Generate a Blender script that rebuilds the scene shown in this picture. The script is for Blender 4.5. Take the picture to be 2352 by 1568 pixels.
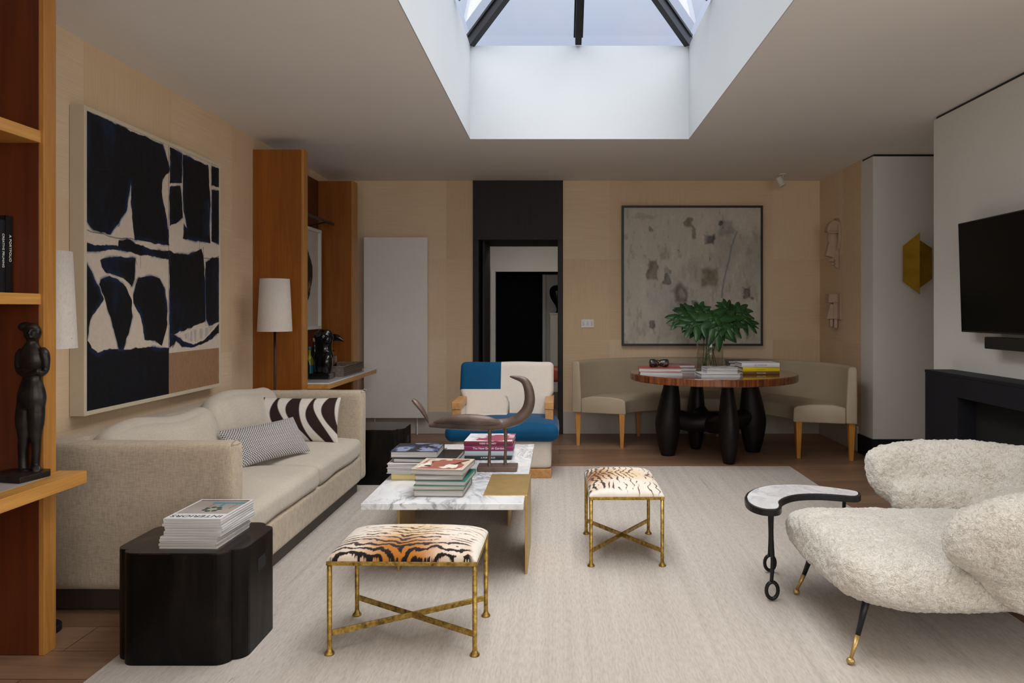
import bpy, bmesh, math, random
import numpy as np
from mathutils import Vector, Matrix, noise as mnoise

PI = math.pi
random.seed(7)
for o in list(bpy.data.objects):
    bpy.data.objects.remove(o)
C = bpy.context.scene.collection
scn = bpy.context.scene

# ---------------------------------------------------------------- camera
F = 1715.0          # focal length in pixels of a 2352 x 1568 frame
VX, VY = 1284.0, 715.0
CH = 1.30           # camera height
cam_d = bpy.data.cameras.new('camera')
cam = bpy.data.objects.new('camera', cam_d)
C.objects.link(cam)
cam.location = (0, 0, CH)
cam.rotation_euler = (PI/2, 0, 0)
cam_d.sensor_width = 36
cam_d.lens = 36*F/2352
cam_d.shift_x = -(VX-1176)/2352
cam_d.shift_y = -(784-VY)/2352
cam_d.clip_start = 0.05
scn.camera = cam

SKY = 8.0
ZEN = (.070, .125, .97)
RIM = (.0, .10, .34)
# ---------------------------------------------------------------- world: soft overcast sky, brighter towards the zenith
w = bpy.data.worlds.new('sky')
scn.world = w
w.use_nodes = True
nt = w.node_tree
nt.nodes.clear()
def N(t, **k):
    n = nt.nodes.new(t)
    for a, b in k.items():
        setattr(n, a, b)
    return n
out = N('ShaderNodeOutputWorld'); bg = N('ShaderNodeBackground')
tc = N('ShaderNodeTexCoord')
nz = N('ShaderNodeTexNoise'); nz.inputs['Scale'].default_value = 2.2; nz.inputs['Detail'].default_value = 4
mp = N('ShaderNodeMapping'); mp.inputs['Scale'].default_value = (1.6, 1.0, 1.2); mp.inputs['Rotation'].default_value = (0.3, 0.9, 0.2)
rc = N('ShaderNodeValToRGB')
rc.color_ramp.elements[0].position = 0.42; rc.color_ramp.elements[0].color = (0.40, 0.60, 0.90, 1)
rc.color_ramp.elements[1].position = 0.66; rc.color_ramp.elements[1].color = (0.66, 0.70, 0.93, 1)
L = nt.links.new
L(tc.outputs['Generated'], mp.inputs[0]); L(mp.outputs[0], nz.inputs[0]); L(nz.outputs[0], rc.inputs[0])
# bright overcast zenith plus a paler sunlit bank of cloud behind the photographer; thin blue sky ahead
def lobe(direction, lo, mid, hi, p0=.12, pm=.40, p1=.95):
    d = N('ShaderNodeVectorMath', operation='DOT_PRODUCT'); d.inputs[1].default_value = Vector(direction).normalized()
    L(tc.outputs['Generated'], d.inputs[0])
    r = N('ShaderNodeValToRGB'); L(d.outputs['Value'], r.inputs[0]); e = r.color_ramp.elements
    e[0].position = p0; e[0].color = (lo, lo, lo, 1); e[1].position = p1; e[1].color = (hi, hi, hi, 1)
    e.new(pm).color = (mid, mid, mid, 1)
    return d, r
dt, rb1 = lobe((0.0, -0.1, 1), ZEN[0], ZEN[1], ZEN[2])
d2_, rb2 = lobe((0.45, -0.85, 0.30), RIM[0], RIM[1], RIM[2])
rb_ = N('ShaderNodeMix', data_type='RGBA', blend_type='ADD'); rb_.inputs[0].default_value = 1
L(rb1.outputs[0], rb_.inputs[6]); L(rb2.outputs[0], rb_.inputs[7])
mx = N('ShaderNodeMix', data_type='RGBA', blend_type='MIX')
r2 = N('ShaderNodeValToRGB'); r2.color_ramp.elements[0].position = 0.15; r2.color_ramp.elements[1].position = 0.55
L(dt.outputs['Value'], r2.inputs[0]); L(r2.outputs[0], mx.inputs[0])
L(rc.outputs[0], mx.inputs[6]); mx.inputs[7].default_value = (1.0, 0.985, 0.97, 1)
mu = N('ShaderNodeMix', data_type='RGBA', blend_type='MULTIPLY'); mu.inputs[0].default_value = 1
L(mx.outputs[2], mu.inputs[6]); L(rb_.outputs[2], mu.inputs[7])
L(mu.outputs[2], bg.inputs[0]); bg.inputs[1].default_value = SKY
L(bg.outputs[0], out.inputs[0])

# ---------------------------------------------------------------- view + lights
vs = scn.view_settings
vs.view_transform = 'Standard'; vs.look = 'None'; vs.gamma = 1.0; vs.use_curve_mapping = False
vs.exposure = 0.0
try:
    scn.cycles.max_bounces = 10; scn.cycles.diffuse_bounces = 6
    scn.cycles.transparent_max_bounces = 16
    scn.cycles.sample_clamp_indirect = 6
except Exception:
    pass

def area(name, loc, rot, sx, sy, energy, col=(1, 1, 1), portal=False, spread=None):
    d = bpy.data.lights.new(name, 'AREA'); d.shape = 'RECTANGLE'; d.size = sx; d.size_y = sy
    d.energy = energy; d.color = col
    if spread: d.spread = spread
    if portal: d.cycles.is_portal = True
    o = bpy.data.objects.new(name, d); C.objects.link(o); o.location = loc; o.rotation_euler = rot
    return o

SK = (-0.716, 1.046, 1.40, 6.02, 3.441)      # skylight shaft x0 x1 y0 y1 top
CEIL = 2.69
BACK = 7.95
LEFTX = -2.437
RIGHTX = 2.778
area('skylight_portal', ((SK[0]+SK[1])/2, (SK[2]+SK[3])/2, SK[4]-0.01), (0, 0, 0), SK[1]-SK[0], SK[3]-SK[2], 1, portal=True)
# three added fill lights, out of view behind and beside the camera
area('added_fill_rear', (0.7, -2.27, 1.75), (PI/2, 0, 0), 3.6, 1.5, 70, (1.0, 0.99, 0.98))
area('added_fill_right', (3.82, 0.3, 1.6), (PI/2, 0, PI/2), 3.0, 1.9, 60, (1.0, 0.99, 0.98))
area('added_fill_left', (-2.40, 0.0, 1.6), (PI/2, 0, -PI/2), 2.2, 1.9, 15, (1.0, 0.99, 0.98))
# lamp of the hallway beyond the doorway
area('hall_lamp', (-0.2, 10.3, 2.6), (0, 0, 0), 0.7, 0.7, 5.5, (1.0, 0.95, 0.86))

# ---------------------------------------------------------------- helpers
def at(px, py, Y):
    return Vector(((px-VX)*Y/F, Y, CH-(py-VY)*Y/F))
def on_z(px, py, z):
    Y = F*(CH-z)/(py-VY)
    return Vector(((px-VX)*Y/F, Y, z))

def srgb(h):
    if isinstance(h, str):
        h = h.lstrip('#'); c = [int(h[i:i+2], 16)/255 for i in (0, 2, 4)]
    else:
        c = h
    return tuple(((x/12.92) if x <= 0.04045 else ((x+0.055)/1.055)**2.4) for x in c)

MATS = {}
def newmat(name):
    m = bpy.data.materials.new(name); m.use_nodes = True
    t = m.node_tree; b = t.nodes['Principled BSDF']
    MATS[name] = m
    return m, t, b
def node(t, ty, **k):
    n = t.nodes.new(ty)
    for a, v in k.items(): setattr(n, a, v)
    return n
def coords(t, scale=(1, 1, 1), rot=(0, 0, 0), kind='Object'):
    c = node(t, 'ShaderNodeTexCoord'); m = node(t, 'ShaderNodeMapping')
    m.inputs['Scale'].default_value = scale; m.inputs['Rotation'].default_value = rot
    t.links.new(c.outputs[kind], m.inputs[0])
    return m
def ramp(t, fac, stops):
    r = node(t, 'ShaderNodeValToRGB'); e = r.color_ramp.elements
    e[0].position = stops[0][0]; e[0].color = (*stops[0][1], 1)
    e[1].position = stops[-1][0]; e[1].color = (*stops[-1][1], 1)
    for p, c in stops[1:-1]:
        e.new(p).color = (*c, 1)
    t.links.new(fac, r.inputs[0])
    return r
def noise_n(t, vec, scale, detail=4, rough=.55, dist=0):
    n = node(t, 'ShaderNodeTexNoise')
    n.inputs['Scale'].default_value = scale; n.inputs['Detail'].default_value = detail
    n.inputs['Roughness'].default_value = rough; n.inputs['Distortion'].default_value = dist
    t.links.new(vec.outputs[0], n.inputs[0])
    return n
def bump(t, b, h, strength, dist=.002):
    n = node(t, 'ShaderNodeBump'); n.inputs['Strength'].default_value = strength
    n.inputs['Distance'].default_value = dist
    t.links.new(h, n.inputs['Height']); t.links.new(n.outputs[0], b.inputs['Normal'])
    return n
def mixc(t, fac, a, b, mode='MIX'):
    m = node(t, 'ShaderNodeMix', data_type='RGBA', blend_type=mode)
    for i, v in ((0, fac), (6, a), (7, b)):
        if isinstance(v, (int, float)): m.inputs[i].default_value = v
        elif isinstance(v, tuple): m.inputs[i].default_value = (*v[:3], 1)
        else: t.links.new(v, m.inputs[i])
    return m.outputs[2]

def plain(name, col, rough=.5, metal=0, var=.12, vscale=6, bmp=0, bscale=60, coat=0, spec=None, sheen=0):
    """a painted / solid material with gentle mottling and optional fine bump"""
    m, t, b = newmat(name)
    v = coords(t); n = noise_n(t, v, vscale)
    lo = tuple(max(0, x*(1-var)) for x in col); hi = tuple(min(1, x*(1+var)) for x in col)
    r = ramp(t, n.outputs[0], [(.3, lo), (.7, hi)])
    t.links.new(r.outputs[0], b.inputs['Base Color'])
    b.inputs['Roughness'].default_value = rough; b.inputs['Metallic'].default_value = metal
    if coat: b.inputs['Coat Weight'].default_value = coat; b.inputs['Coat Roughness'].default_value = .15
    if spec is not None: b.inputs['Specular IOR Level'].default_value = spec
    if sheen: b.inputs['Sheen Weight'].default_value = sheen; b.inputs['Sheen Roughness'].default_value = .4
    if bmp:
        n2 = noise_n(t, v, bscale, 3); bump(t, b, n2.outputs[0], bmp)
    return m

def wood(name, c1, c2, axis=2, rough=.45, sc=1.0, coat=0, c3=None, fine=1.0):
    m, t, b = newmat(name)
    s = [14*sc, 14*sc, 14*sc]; s[axis] = 0.9*sc
    v = coords(t, tuple(s))
    n = noise_n(t, v, 1.3, 6, .6, 1.2)
    stops = [(.28, c1), (.72, c2)]
    if c3: stops = [(.25, c3), (.42, c1), (.72, c2)]
    r = ramp(t, n.outputs[0], stops)
    s2 = [110*sc*fine, 110*sc*fine, 110*sc*fine]; s2[axis] = 3*sc
    v2 = coords(t, tuple(s2)); n2 = noise_n(t, v2, 1.5, 2)
    r2 = ramp(t, n2.outputs[0], [(.3, (.78, .78, .78)), (.65, (1.1, 1.1, 1.1))])
    c = mixc(t, .6, r.outputs[0], r2.outputs[0], 'MULTIPLY')
    t.links.new(c, b.inputs['Base Color'])
    b.inputs['Roughness'].default_value = rough
    if coat: b.inputs['Coat Weight'].default_value = coat; b.inputs['Coat Roughness'].default_value = .12
    bump(t, b, n2.outputs[0], .15, .001)
    return m

def fabric(name, col, rough=.9, var=.10, weave=420, bmp=.35, sheen=.15, slub=True):
    m, t, b = newmat(name)
    v1 = coords(t, (weave*.12, weave, weave)); v2 = coords(t, (weave, weave*.12, weave*.12))
    n1 = noise_n(t, v1, 1, 2); n2 = noise_n(t, v2, 1, 2)
    mx = mixc(t, .5, n1.outputs[0], n2.outputs[0])
    lo = tuple(x*(1-var*2.2) for x in col); hi = tuple(min(1, x*(1+var*1.4)) for x in col)
    r = ramp(t, mx, [(.36, lo), (.62, hi)])
    v3 = coords(t); n3 = noise_n(t, v3, 3)
    r3 = ramp(t, n3.outputs[0], [(.3, (.93, .93, .93)), (.7, (1.04, 1.04, 1.04))])
    c = mixc(t, 1, r.outputs[0], r3.outputs[0], 'MULTIPLY')
    t.links.new(c, b.inputs['Base Color'])
    b.inputs['Roughness'].default_value = rough
    b.inputs['Specular IOR Level'].default_value = .2
    if sheen: b.inputs['Sheen Weight'].default_value = sheen
    bump(t, b, mx, bmp, .001)
    return m

def marble(name, base, vein, scale=3.0, rough=.12, rot=.6):
    m, t, b = newmat(name)
    v = coords(t, (scale, scale*.55, scale), (0, 0, rot))
    n = noise_n(t, v, 1.6, 9, .62, 1.4)
    s = node(t, 'ShaderNodeMath', operation='SUBTRACT'); s.inputs[1].default_value = .5
    t.links.new(n.outputs[0], s.inputs[0])
    a = node(t, 'ShaderNodeMath', operation='ABSOLUTE'); t.links.new(s.outputs[0], a.inputs[0])
    r = ramp(t, a.outputs[0], [(0, (1, 1, 1)), (.018, (.5, .5, .5)), (.07, (0, 0, 0))])
    n2 = noise_n(t, v, .8, 4)
    r2 = ramp(t, n2.outputs[0], [(.42, (0.15, 0.15, 0.15)), (.6, (1, 1, 1))])
    k = mixc(t, 1, r.outputs[0], r2.outputs[0], 'MULTIPLY')
    n3 = noise_n(t, v, 1.2, 6)
    r3 = ramp(t, n3.outputs[0], [(.35, tuple(x*.82 for x in base)), (.6, base)])
    c = mixc(t, k, r3.outputs[0], vein)
    t.links.new(c, b.inputs['Base Color']); b.inputs['Roughness'].default_value = rough
    return m

def vcol(name, rough=.7, spec=.3, sheen=0, bmp=0, bscale=300, metal=0):
    m, t, b = newmat(name)
    a = node(t, 'ShaderNodeAttribute'); a.attribute_name = 'Col'
    v = coords(t); n = noise_n(t, v, 40, 3)
    r = ramp(t, n.outputs[0], [(.3, (.94, .94, .94)), (.7, (1.04, 1.04, 1.04))])
    c = mixc(t, 1, a.outputs[0], r.outputs[0], 'MULTIPLY')
    t.links.new(c, b.inputs['Base Color'])
    b.inputs['Roughness'].default_value = rough; b.inputs['Specular IOR Level'].default_value = spec
    if sheen: b.inputs['Sheen Weight'].default_value = sheen
    if bmp:
        n2 = noise_n(t, v, bscale, 3); bump(t, b, n2.outputs[0], bmp)
    return m

# ---- tagging
def tag(o, label=None, cat=None, group=None, kind=None):
    if label: o['label'] = label
    if cat: o['category'] = cat
    if group: o['group'] = group
    if kind: o['kind'] = kind
    return o
def thing(name, label, cat, loc=(0, 0, 0), rz=0, group=None):
    o = bpy.data.objects.new(name, None); C.objects.link(o)
    o.empty_display_size = .1
    o.location = loc; o.rotation_euler = (0, 0, rz)
    return tag(o, label, cat, group)
def origin(p):
    v = Vector((0, 0, 0))
    while p is not None:
        v = v + Vector(p.location); p = p.parent
    return v

def finish(name, bm, mat, parent=None, world=False, smooth=False, bevel=0, seg=2, sub=0, remesh=0, auto=True, smoothmod=0):
    """link a bmesh as ONE mesh object; world=True when the vertices are in world coordinates"""
    if world and parent is not None:
        bmesh.ops.translate(bm, vec=-origin(parent), verts=bm.verts)
    bmesh.ops.recalc_face_normals(bm, faces=bm.faces)
    me = bpy.data.meshes.new(name); bm.to_mesh(me); bm.free()
    o = bpy.data.objects.new(name, me); C.objects.link(o)
    mats = mat if isinstance(mat, (list, tuple)) else [mat]
    for m in mats: me.materials.append(m)
    if parent is not None: o.parent = parent
    if smooth:
        for p in me.polygons: p.use_smooth = True
    if bevel:
        b = o.modifiers.new('bevel', 'BEVEL'); b.width = bevel; b.segments = seg; b.limit_method = 'ANGLE'; b.angle_limit = math.radians(40)
        if not smooth:
            b.harden_normals = False
    if remesh:
        r = o.modifiers.new('remesh', 'REMESH'); r.mode = 'VOXEL'; r.voxel_size = remesh; r.use_smooth_shade = True
    if smoothmod:
        s = o.modifiers.new('smooth', 'SMOOTH'); s.iterations = smoothmod; s.factor = .5
    if sub:
        s = o.modifiers.new('sub', 'SUBSURF'); s.levels = sub; s.render_levels = sub
    return o

def BM(): return bmesh.new()
def box(bm, x0, x1, y0, y1, z0, z1, mi=0):
    v = [bm.verts.new(p) for p in ((x0, y0, z0), (x1, y0, z0), (x1, y1, z0), (x0, y1, z0), (x0, y0, z1), (x1, y0, z1), (x1, y1, z1), (x0, y1, z1))]
    for f in ((0, 3, 2, 1), (4, 5, 6, 7), (0, 1, 5, 4), (1, 2, 6, 5), (2, 3, 7, 6), (3, 0, 4, 7)):
        fc = bm.faces.new([v[i] for i in f]); fc.material_index = mi
    return v
def prism(bm, pts, h0, h1, axis='z', mi=0):
    """polygon (a,b) extruded along axis from h0 to h1"""
    def mk(a, b, h):
        return {'z': (a, b, h), 'y': (a, h, b), 'x': (h, a, b)}[axis]
    A = [bm.verts.new(mk(a, b, h0)) for a, b in pts]; B = [bm.verts.new(mk(a, b, h1)) for a, b in pts]
    n = len(pts)
    f = bm.faces.new(A); f.material_index = mi
    f = bm.faces.new(B[::-1]); f.material_index = mi
    for i in range(n):
        f = bm.faces.new((A[i], B[i], B[(i+1) % n], A[(i+1) % n])); f.material_index = mi
def lathe(bm, prof, cx=0, cy=0, z0=0, n=32, sx=1, sy=1, capped=True, mi=0):
    rings = []
    for r, z in prof:
        rings.append([bm.verts.new((cx+r*sx*math.cos(2*PI*i/n), cy+r*sy*math.sin(2*PI*i/n), z0+z)) for i in range(n)])
    for a, b in zip(rings, rings[1:]):
        for i in range(n):
            f = bm.faces.new((a[i], a[(i+1) % n], b[(i+1) % n], b[i])); f.material_index = mi
    if capped:
        bm.faces.new(rings[0][::-1]).material_index = mi; bm.faces.new(rings[-1]).material_index = mi
def cr(pts, k=6):
    """Catmull-Rom through tuples of any length"""
    P = [np.array(p, float) for p in pts]; P = [2*P[0]-P[1]]+P+[2*P[-1]-P[-2]]
    o = []
    for i in range(1, len(P)-2):
        for j in range(k):
            t = j/k
            o.append(.5*((2*P[i])+(-P[i-1]+P[i+1])*t+(2*P[i-1]-5*P[i]+4*P[i+1]-P[i+2])*t*t+(-P[i-1]+3*P[i]-3*P[i+1]+P[i+2])*t**3))
    o.append(P[-2])
    return o
def tube(bm, pts, n=12, k=6, flat=1.0, up=(0, 0, 1), closed=False, mi=0):
    """pts of (x,y,z,r); smooth tube; flat squeezes it along the second frame axis"""
    Q = cr(pts, k) if k > 1 else [np.array(p, float) for p in pts]
    rings = []
    prev = None
    for i, q in enumerate(Q):
        p = Vector(q[:3])
        if closed: d = Vector(Q[(i+1) % len(Q)][:3])-Vector(Q[i-1][:3])
        else: d = Vector(Q[min(i+1, len(Q)-1)][:3])-Vector(Q[max(i-1, 0)][:3])
        if d.length < 1e-9: d = Vector((0, 0, 1))
        d.normalize()
        if prev is None:
            u = Vector(up)
            if abs(u.dot(d)) > .95: u = Vector((1, 0, 0))
        else: u = prev
        a = (u-d*u.dot(d)).normalized(); b = d.cross(a); prev = a
        r = max(q[3], 1e-4)
        rings.append([bm.verts.new(p+a*r*math.cos(2*PI*j/n)+b*r*flat*math.sin(2*PI*j/n)) for j in range(n)])
    m = len(rings)
    for i in range(m if closed else m-1):
        A = rings[i]; B = rings[(i+1) % m]
        for j in range(n):
            bm.faces.new((A[j], A[(j+1) % n], B[(j+1) % n], B[j])).material_index = mi
    if not closed:
        bm.faces.new(rings[0][::-1]).material_index = mi; bm.faces.new(rings[-1]).material_index = mi
def cyl(bm, p0, p1, r0, r1=None, n=16, mi=0):
    r1 = r0 if r1 is None else r1
    tube(bm, [(*p0, r0), (*p1, r1)], n=n, k=1, mi=mi)
def ball(bm, c, rx, ry=None, rz=None, u=16, v=10):
    ry = rx if ry is None else ry; rz = rx if rz is None else rz
    M = Matrix.Translation(Vector(c)) @ Matrix.Diagonal((rx, ry, rz, 1))
    bmesh.ops.create_uvsphere(bm, u_segments=u, v_segments=v, radius=1, matrix=M)
def bar(bm, p0, p1, wd, ht, up=(0, 0, 1)):
    """square bar between two points"""
    p0 = Vector(p0); p1 = Vector(p1); d = (p1-p0).normalized(); u = Vector(up)
    if abs(u.dot(d)) > .98: u = Vector((0, 1, 0))
    s = d.cross(u).normalized(); u = s.cross(d).normalized()
    vs_ = []
    for p in (p0, p1):
        for a, b in ((-1, -1), (1, -1), (1, 1), (-1, 1)):
            vs_.append(bm.verts.new(p+s*a*wd/2+u*b*ht/2))
    for f in ((0, 3, 2, 1), (4, 5, 6, 7), (0, 1, 5, 4), (1, 2, 6, 5), (2, 3, 7, 6), (3, 0, 4, 7)):
        bm.faces.new([vs_[i] for i in f])
def taper(bm, x, y, z0, z1, a0, a1, dx=0, dy=0):
    """tapered square post: half-width a0 at z0, a1 at z1, foot moved by dx,dy"""
    v = [bm.verts.new((x+dx+sx*a0, y+dy+sy*a0, z0)) for sx, sy in ((-1, -1), (1, -1), (1, 1), (-1, 1))]
    v += [bm.verts.new((x+sx*a1, y+sy*a1, z1)) for sx, sy in ((-1, -1), (1, -1), (1, 1), (-1, 1))]
    for f in ((0, 3, 2, 1), (4, 5, 6, 7), (0, 1, 5, 4), (1, 2, 6, 5), (2, 3, 7, 6), (3, 0, 4, 7)):
        bm.faces.new([v[i] for i in f])

def soft(bm, x0, x1, y0, y1, z0, z1, r=.04, crown=0, cuts=16, wob=0, seed=0, side=0, ws=5):
    """rounded, slightly puffed upholstery block"""
    b2 = bmesh.new(); bmesh.ops.create_cube(b2, size=2)
    bmesh.ops.subdivide_edges(b2, edges=b2.edges[:], cuts=cuts, use_grid_fill=True)
    hx, hy, hz = (x1-x0)/2, (y1-y0)/2, (z1-z0)/2
    c = Vector(((x0+x1)/2, (y0+y1)/2, (z0+z1)/2)); r = min(r, hx, hy, hz)
    mp_ = {}
    for v in b2.verts:
        q = [math.sin(t*PI/2)*.5+t*.5 if abs(t) < 1 else t for t in v.co]
        p = Vector((q[0]*hx, q[1]*hy, q[2]*hz))
        inn = Vector((max(-hx+r, min(hx-r, p.x)), max(-hy+r, min(hy-r, p.y)), max(-hz+r, min(hz-r, p.z))))
        d = p-inn
        if d.length > 1e-8:
            m = max(abs(d.x), abs(d.y), abs(d.z))
            d = d.normalized()*m if m < r else d.normalized()*r
        nrm = d.normalized() if d.length > 1e-8 else Vector((0, 0, 0))
        p = inn+d
        u, vv, ww = q
        if crown: p.z += crown*(1-u*u)*(1-vv*vv)*(max(0, ww))
        if side:
            p.x += side*(1-vv*vv)*(1-ww*ww)*(1 if u > .99 else -1 if u < -.99 else 0)
            p.y += side*(1-u*u)*(1-ww*ww)*(1 if vv > .99 else -1 if vv < -.99 else 0)
        if wob:
            k = mnoise.noise((p+c)*ws+Vector((seed, seed*1.7, 0)))
            p += nrm*wob*k
        mp_[v] = bm.verts.new(p+c)
    for f in b2.faces:
        bm.faces.new([mp_[v] for v in f.verts])
    b2.free()

# ---- numpy value noise / painting grids
def vnoise(x, y, seed=0):
    xi = np.floor(x).astype(np.int64); yi = np.floor(y).astype(np.int64); xf = x-xi; yf = y-yi
    def h(a, b):
        n = (a*374761393+b*668265263+seed*1442695041) & 0x7fffffff
        n = ((n ^ (n >> 13))*1274126177) & 0x7fffffff
        return ((n ^ (n >> 16)) & 0xffff)/65535.0
    u = xf*xf*(3-2*xf); v = yf*yf*(3-2*yf)
    return (h(xi, yi)*(1-u)+h(xi+1, yi)*u)*(1-v)+(h(xi, yi+1)*(1-u)+h(xi+1, yi+1)*u)*v
def fbm(x, y, o=4, seed=0):
    s = 0; a = .5; t = 0
    for i in range(o):
        s = s+a*vnoise(x*2**i, y*2**i, seed+i*17); t += a; a *= .5
    return s/t
def inpoly(X, Y, P):
    ins = np.zeros(X.shape, bool); n = len(P)
    for i in range(n):
        x1, y1 = P[i]; x2, y2 = P[(i+1) % n]
        if y1 == y2: continue
        c = ((y1 > Y) != (y2 > Y)) & (X < (x2-x1)*(Y-y1)/(y2-y1)+x1)
        ins ^= c
    return ins
def seg_dist(X, Y, x1, y1, x2, y2):
    dx, dy = x2-x1, y2-y1; L2 = dx*dx+dy*dy+1e-9
    t = np.clip(((X-x1)*dx+(Y-y1)*dy)/L2, 0, 1)
    return np.hypot(X-x1-t*dx, Y-y1-t*dy)
def smooth(a, b, x):
    t = np.clip((x-a)/(b-a), 0, 1); return t*t*(3-2*t)
def lay(img, m, col):
    m = m[..., None] if m.ndim == 2 else m
    return img*(1-m)+np.array(col, float)*m
def grid_mesh(name, pos, colr, mat, parent=None, smooth_=True, world=False):
    """pos (ny,nx,3), colr (ny,nx,3) linear -> one mesh with a colour attribute"""
    ny, nx = pos.shape[:2]
    P = pos.reshape(-1, 3).astype(float)
    if world and parent is not None: P = P-np.array(origin(parent))
    i = np.arange(nx*ny).reshape(ny, nx)
    q = np.stack([i[:-1, :-1], i[:-1, 1:], i[1:, 1:], i[1:, :-1]], -1).reshape(-1, 4)
    me = bpy.data.meshes.new(name); me.from_pydata(P.tolist(), [], q.tolist())
    ca = me.color_attributes.new('Col', 'FLOAT_COLOR', 'POINT')
    buf = np.ones((nx*ny, 4), np.float32); buf[:, :3] = np.clip(colr.reshape(-1, 3), 0, 1)
    ca.data.foreach_set('color', buf.ravel())
    if smooth_:
        me.polygons.foreach_set('use_smooth', [True]*len(me.polygons))
    me.materials.append(mat); me.update()
    o = bpy.data.objects.new(name, me); C.objects.link(o)
    if parent is not None: o.parent = parent
    return o
def flat_print(name, p0, ux, uy, fn, nx, ny, mat, parent, thick=0.0):
    """flat printed sheet: p0 corner (u=0,v=0 = top left), ux, uy edge vectors; fn(U,V)->rgb"""
    U, V = np.meshgrid(np.linspace(0, 1, nx), np.linspace(0, 1, ny))
    p0, ux, uy = map(np.array, (p0, ux, uy))
    pos = p0+U[..., None]*ux+V[..., None]*uy
    return grid_mesh(name, pos, fn(U, V), mat, parent, False)

def text(name, s, size, mat, parent, loc, rot, ext=.0004, sx=1.0, align='CENTER'):
    cu = bpy.data.curves.new(name, 'FONT'); cu.body = s; cu.size = size; cu.extrude = ext
    cu.align_x = align; cu.align_y = 'CENTER'; cu.resolution_u = 3
    t = bpy.data.objects.new(name+'_c', cu); C.objects.link(t)
    bpy.context.view_layer.update()
    me = bpy.data.meshes.new_from_object(t.evaluated_get(bpy.context.evaluated_depsgraph_get()))
    bpy.data.objects.remove(t); bpy.data.curves.remove(cu)
    me.name = name
    o = bpy.data.objects.new(name, me); C.objects.link(o)
    me.materials.clear(); me.materials.append(mat)
    o.parent = parent; o.location = loc; o.rotation_euler = rot; o.scale = (sx, 1, 1)
    return o
# ---------------------------------------------------------------- materials
M = {}
# grasscloth wallpaper: big squares, the weave turned from square to square
def wallpaper(name, plane, ofs):
    m, t, b = newmat(name)
    c = node(t, 'ShaderNodeTexCoord'); s = node(t, 'ShaderNodeSeparateXYZ'); t.links.new(c.outputs['Object'], s.inputs[0])
    h = s.outputs['X' if plane == 'xz' else 'Y']; z = s.outputs['Z']
    def cell(v, off, size):
        a = node(t, 'ShaderNodeMath', operation='SUBTRACT'); a.inputs[1].default_value = off; t.links.new(v, a.inputs[0])
        d = node(t, 'ShaderNodeMath', operation='DIVIDE'); d.inputs[1].default_value = size; t.links.new(a.outputs[0], d.inputs[0])
        f = node(t, 'ShaderNodeMath', operation='FLOOR'); t.links.new(d.outputs[0], f.inputs[0])
        return f.outputs[0]
    ch, cz = cell(h, ofs, .869), cell(z, .144, .856)
    cb = node(t, 'ShaderNodeCombineXYZ'); t.links.new(ch, cb.inputs[0]); t.links.new(cz, cb.inputs[1])
    wn = node(t, 'ShaderNodeTexWhiteNoise', noise_dimensions='2D'); t.links.new(cb.outputs[0], wn.inputs[0])
    ad = node(t, 'ShaderNodeMath', operation='ADD'); t.links.new(ch, ad.inputs[0]); t.links.new(cz, ad.inputs[1])
    md = node(t, 'ShaderNodeMath', operation='MODULO'); md.inputs[1].default_value = 2; t.links.new(ad.outputs[0], md.inputs[0])
    ab = node(t, 'ShaderNodeMath', operation='ABSOLUTE'); t.links.new(md.outputs[0], ab.inputs[0])
    va = coords(t, (300, 300, 3)); vb = coords(t, (3, 3, 300))
    na = noise_n(t, va, 1, 3); nb = noise_n(t, vb, 1, 3)
    lines = mixc(t, ab.outputs[0], na.outputs[0], nb.outputs[0])
    base = ramp(t, wn.outputs['Value'], [(0, srgb('#d2b998')), (.5, srgb('#dcc3a3')), (1, srgb('#e1cbae'))])
    lr = ramp(t, lines, [(.3, (.90, .89, .88)), (.7, (1.05, 1.05, 1.05))])
    col = mixc(t, 1, base.outputs[0], lr.outputs[0], 'MULTIPLY')
    v3 = coords(t); n3 = noise_n(t, v3, 1.3)
    r3 = ramp(t, n3.outputs[0], [(.3, (.95, .93, .9)), (.7, (1.03, 1.03, 1.03))])
    col = mixc(t, 1, col, r3.outputs[0], 'MULTIPLY')
    t.links.new(col, b.inputs['Base Color']); b.inputs['Roughness'].default_value = .75
    b.inputs['Specular IOR Level'].default_value = .25
    bump(t, b, lines, .12, .001)
    return m
M['paper_x'] = wallpaper('grasscloth_back', 'xz', .538)
M['paper_y'] = wallpaper('grasscloth_side', 'yz', .35)
M['ceil'] = plain('ceiling_paint', srgb('#e4e1dd'), .9, var=.02, vscale=1)
M['white'] = plain('white_paint', srgb('#b5b9bc'), .8, var=.015, vscale=1)
M['offwhite'] = plain('offwhite_paint', srgb('#d3d2cc'), .7, var=.02, vscale=2)
M['skirting'] = plain('skirting_paint', srgb('#b9b2a8'), .5, var=.03)
M['radiator'] = plain('radiator_enamel', srgb('#dedbd6'), .35, var=.02)
M['blackmetal'] = plain('black_metal', (.012, .013, .016), .4, .3)
M['blackstone'] = plain('black_stone', (.007, .0075, .012), .6, var=.2, spec=.3)
M['near_black'] = plain('near_black_matte', (.004, .004, .004), .9)  # near-black matte for the firebox panel and handle slots
M['tvscreen'] = plain('screen_glass', (.002, .002, .002), .25, var=0, spec=.12)
M['blackplastic'] = plain('black_plastic', (.006, .006, .006), .45)
M['darkwood'] = wood('wenge', (.007, .004, .005), (.016, .009, .010), 2, .65, c3=(.004, .003, .003))
M['oak'] = wood('honey_oak', srgb('#a06a2c'), srgb('#b98340'), 2, .42, .8)
M['oak_y'] = wood('honey_oak_rail', srgb('#b27a36'), srgb('#cf9a50'), 1, .42, .8)
M['oak_x'] = wood('honey_oak_cross', srgb('#a8702c'), srgb('#c28c44'), 0, .42, .8)
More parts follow.
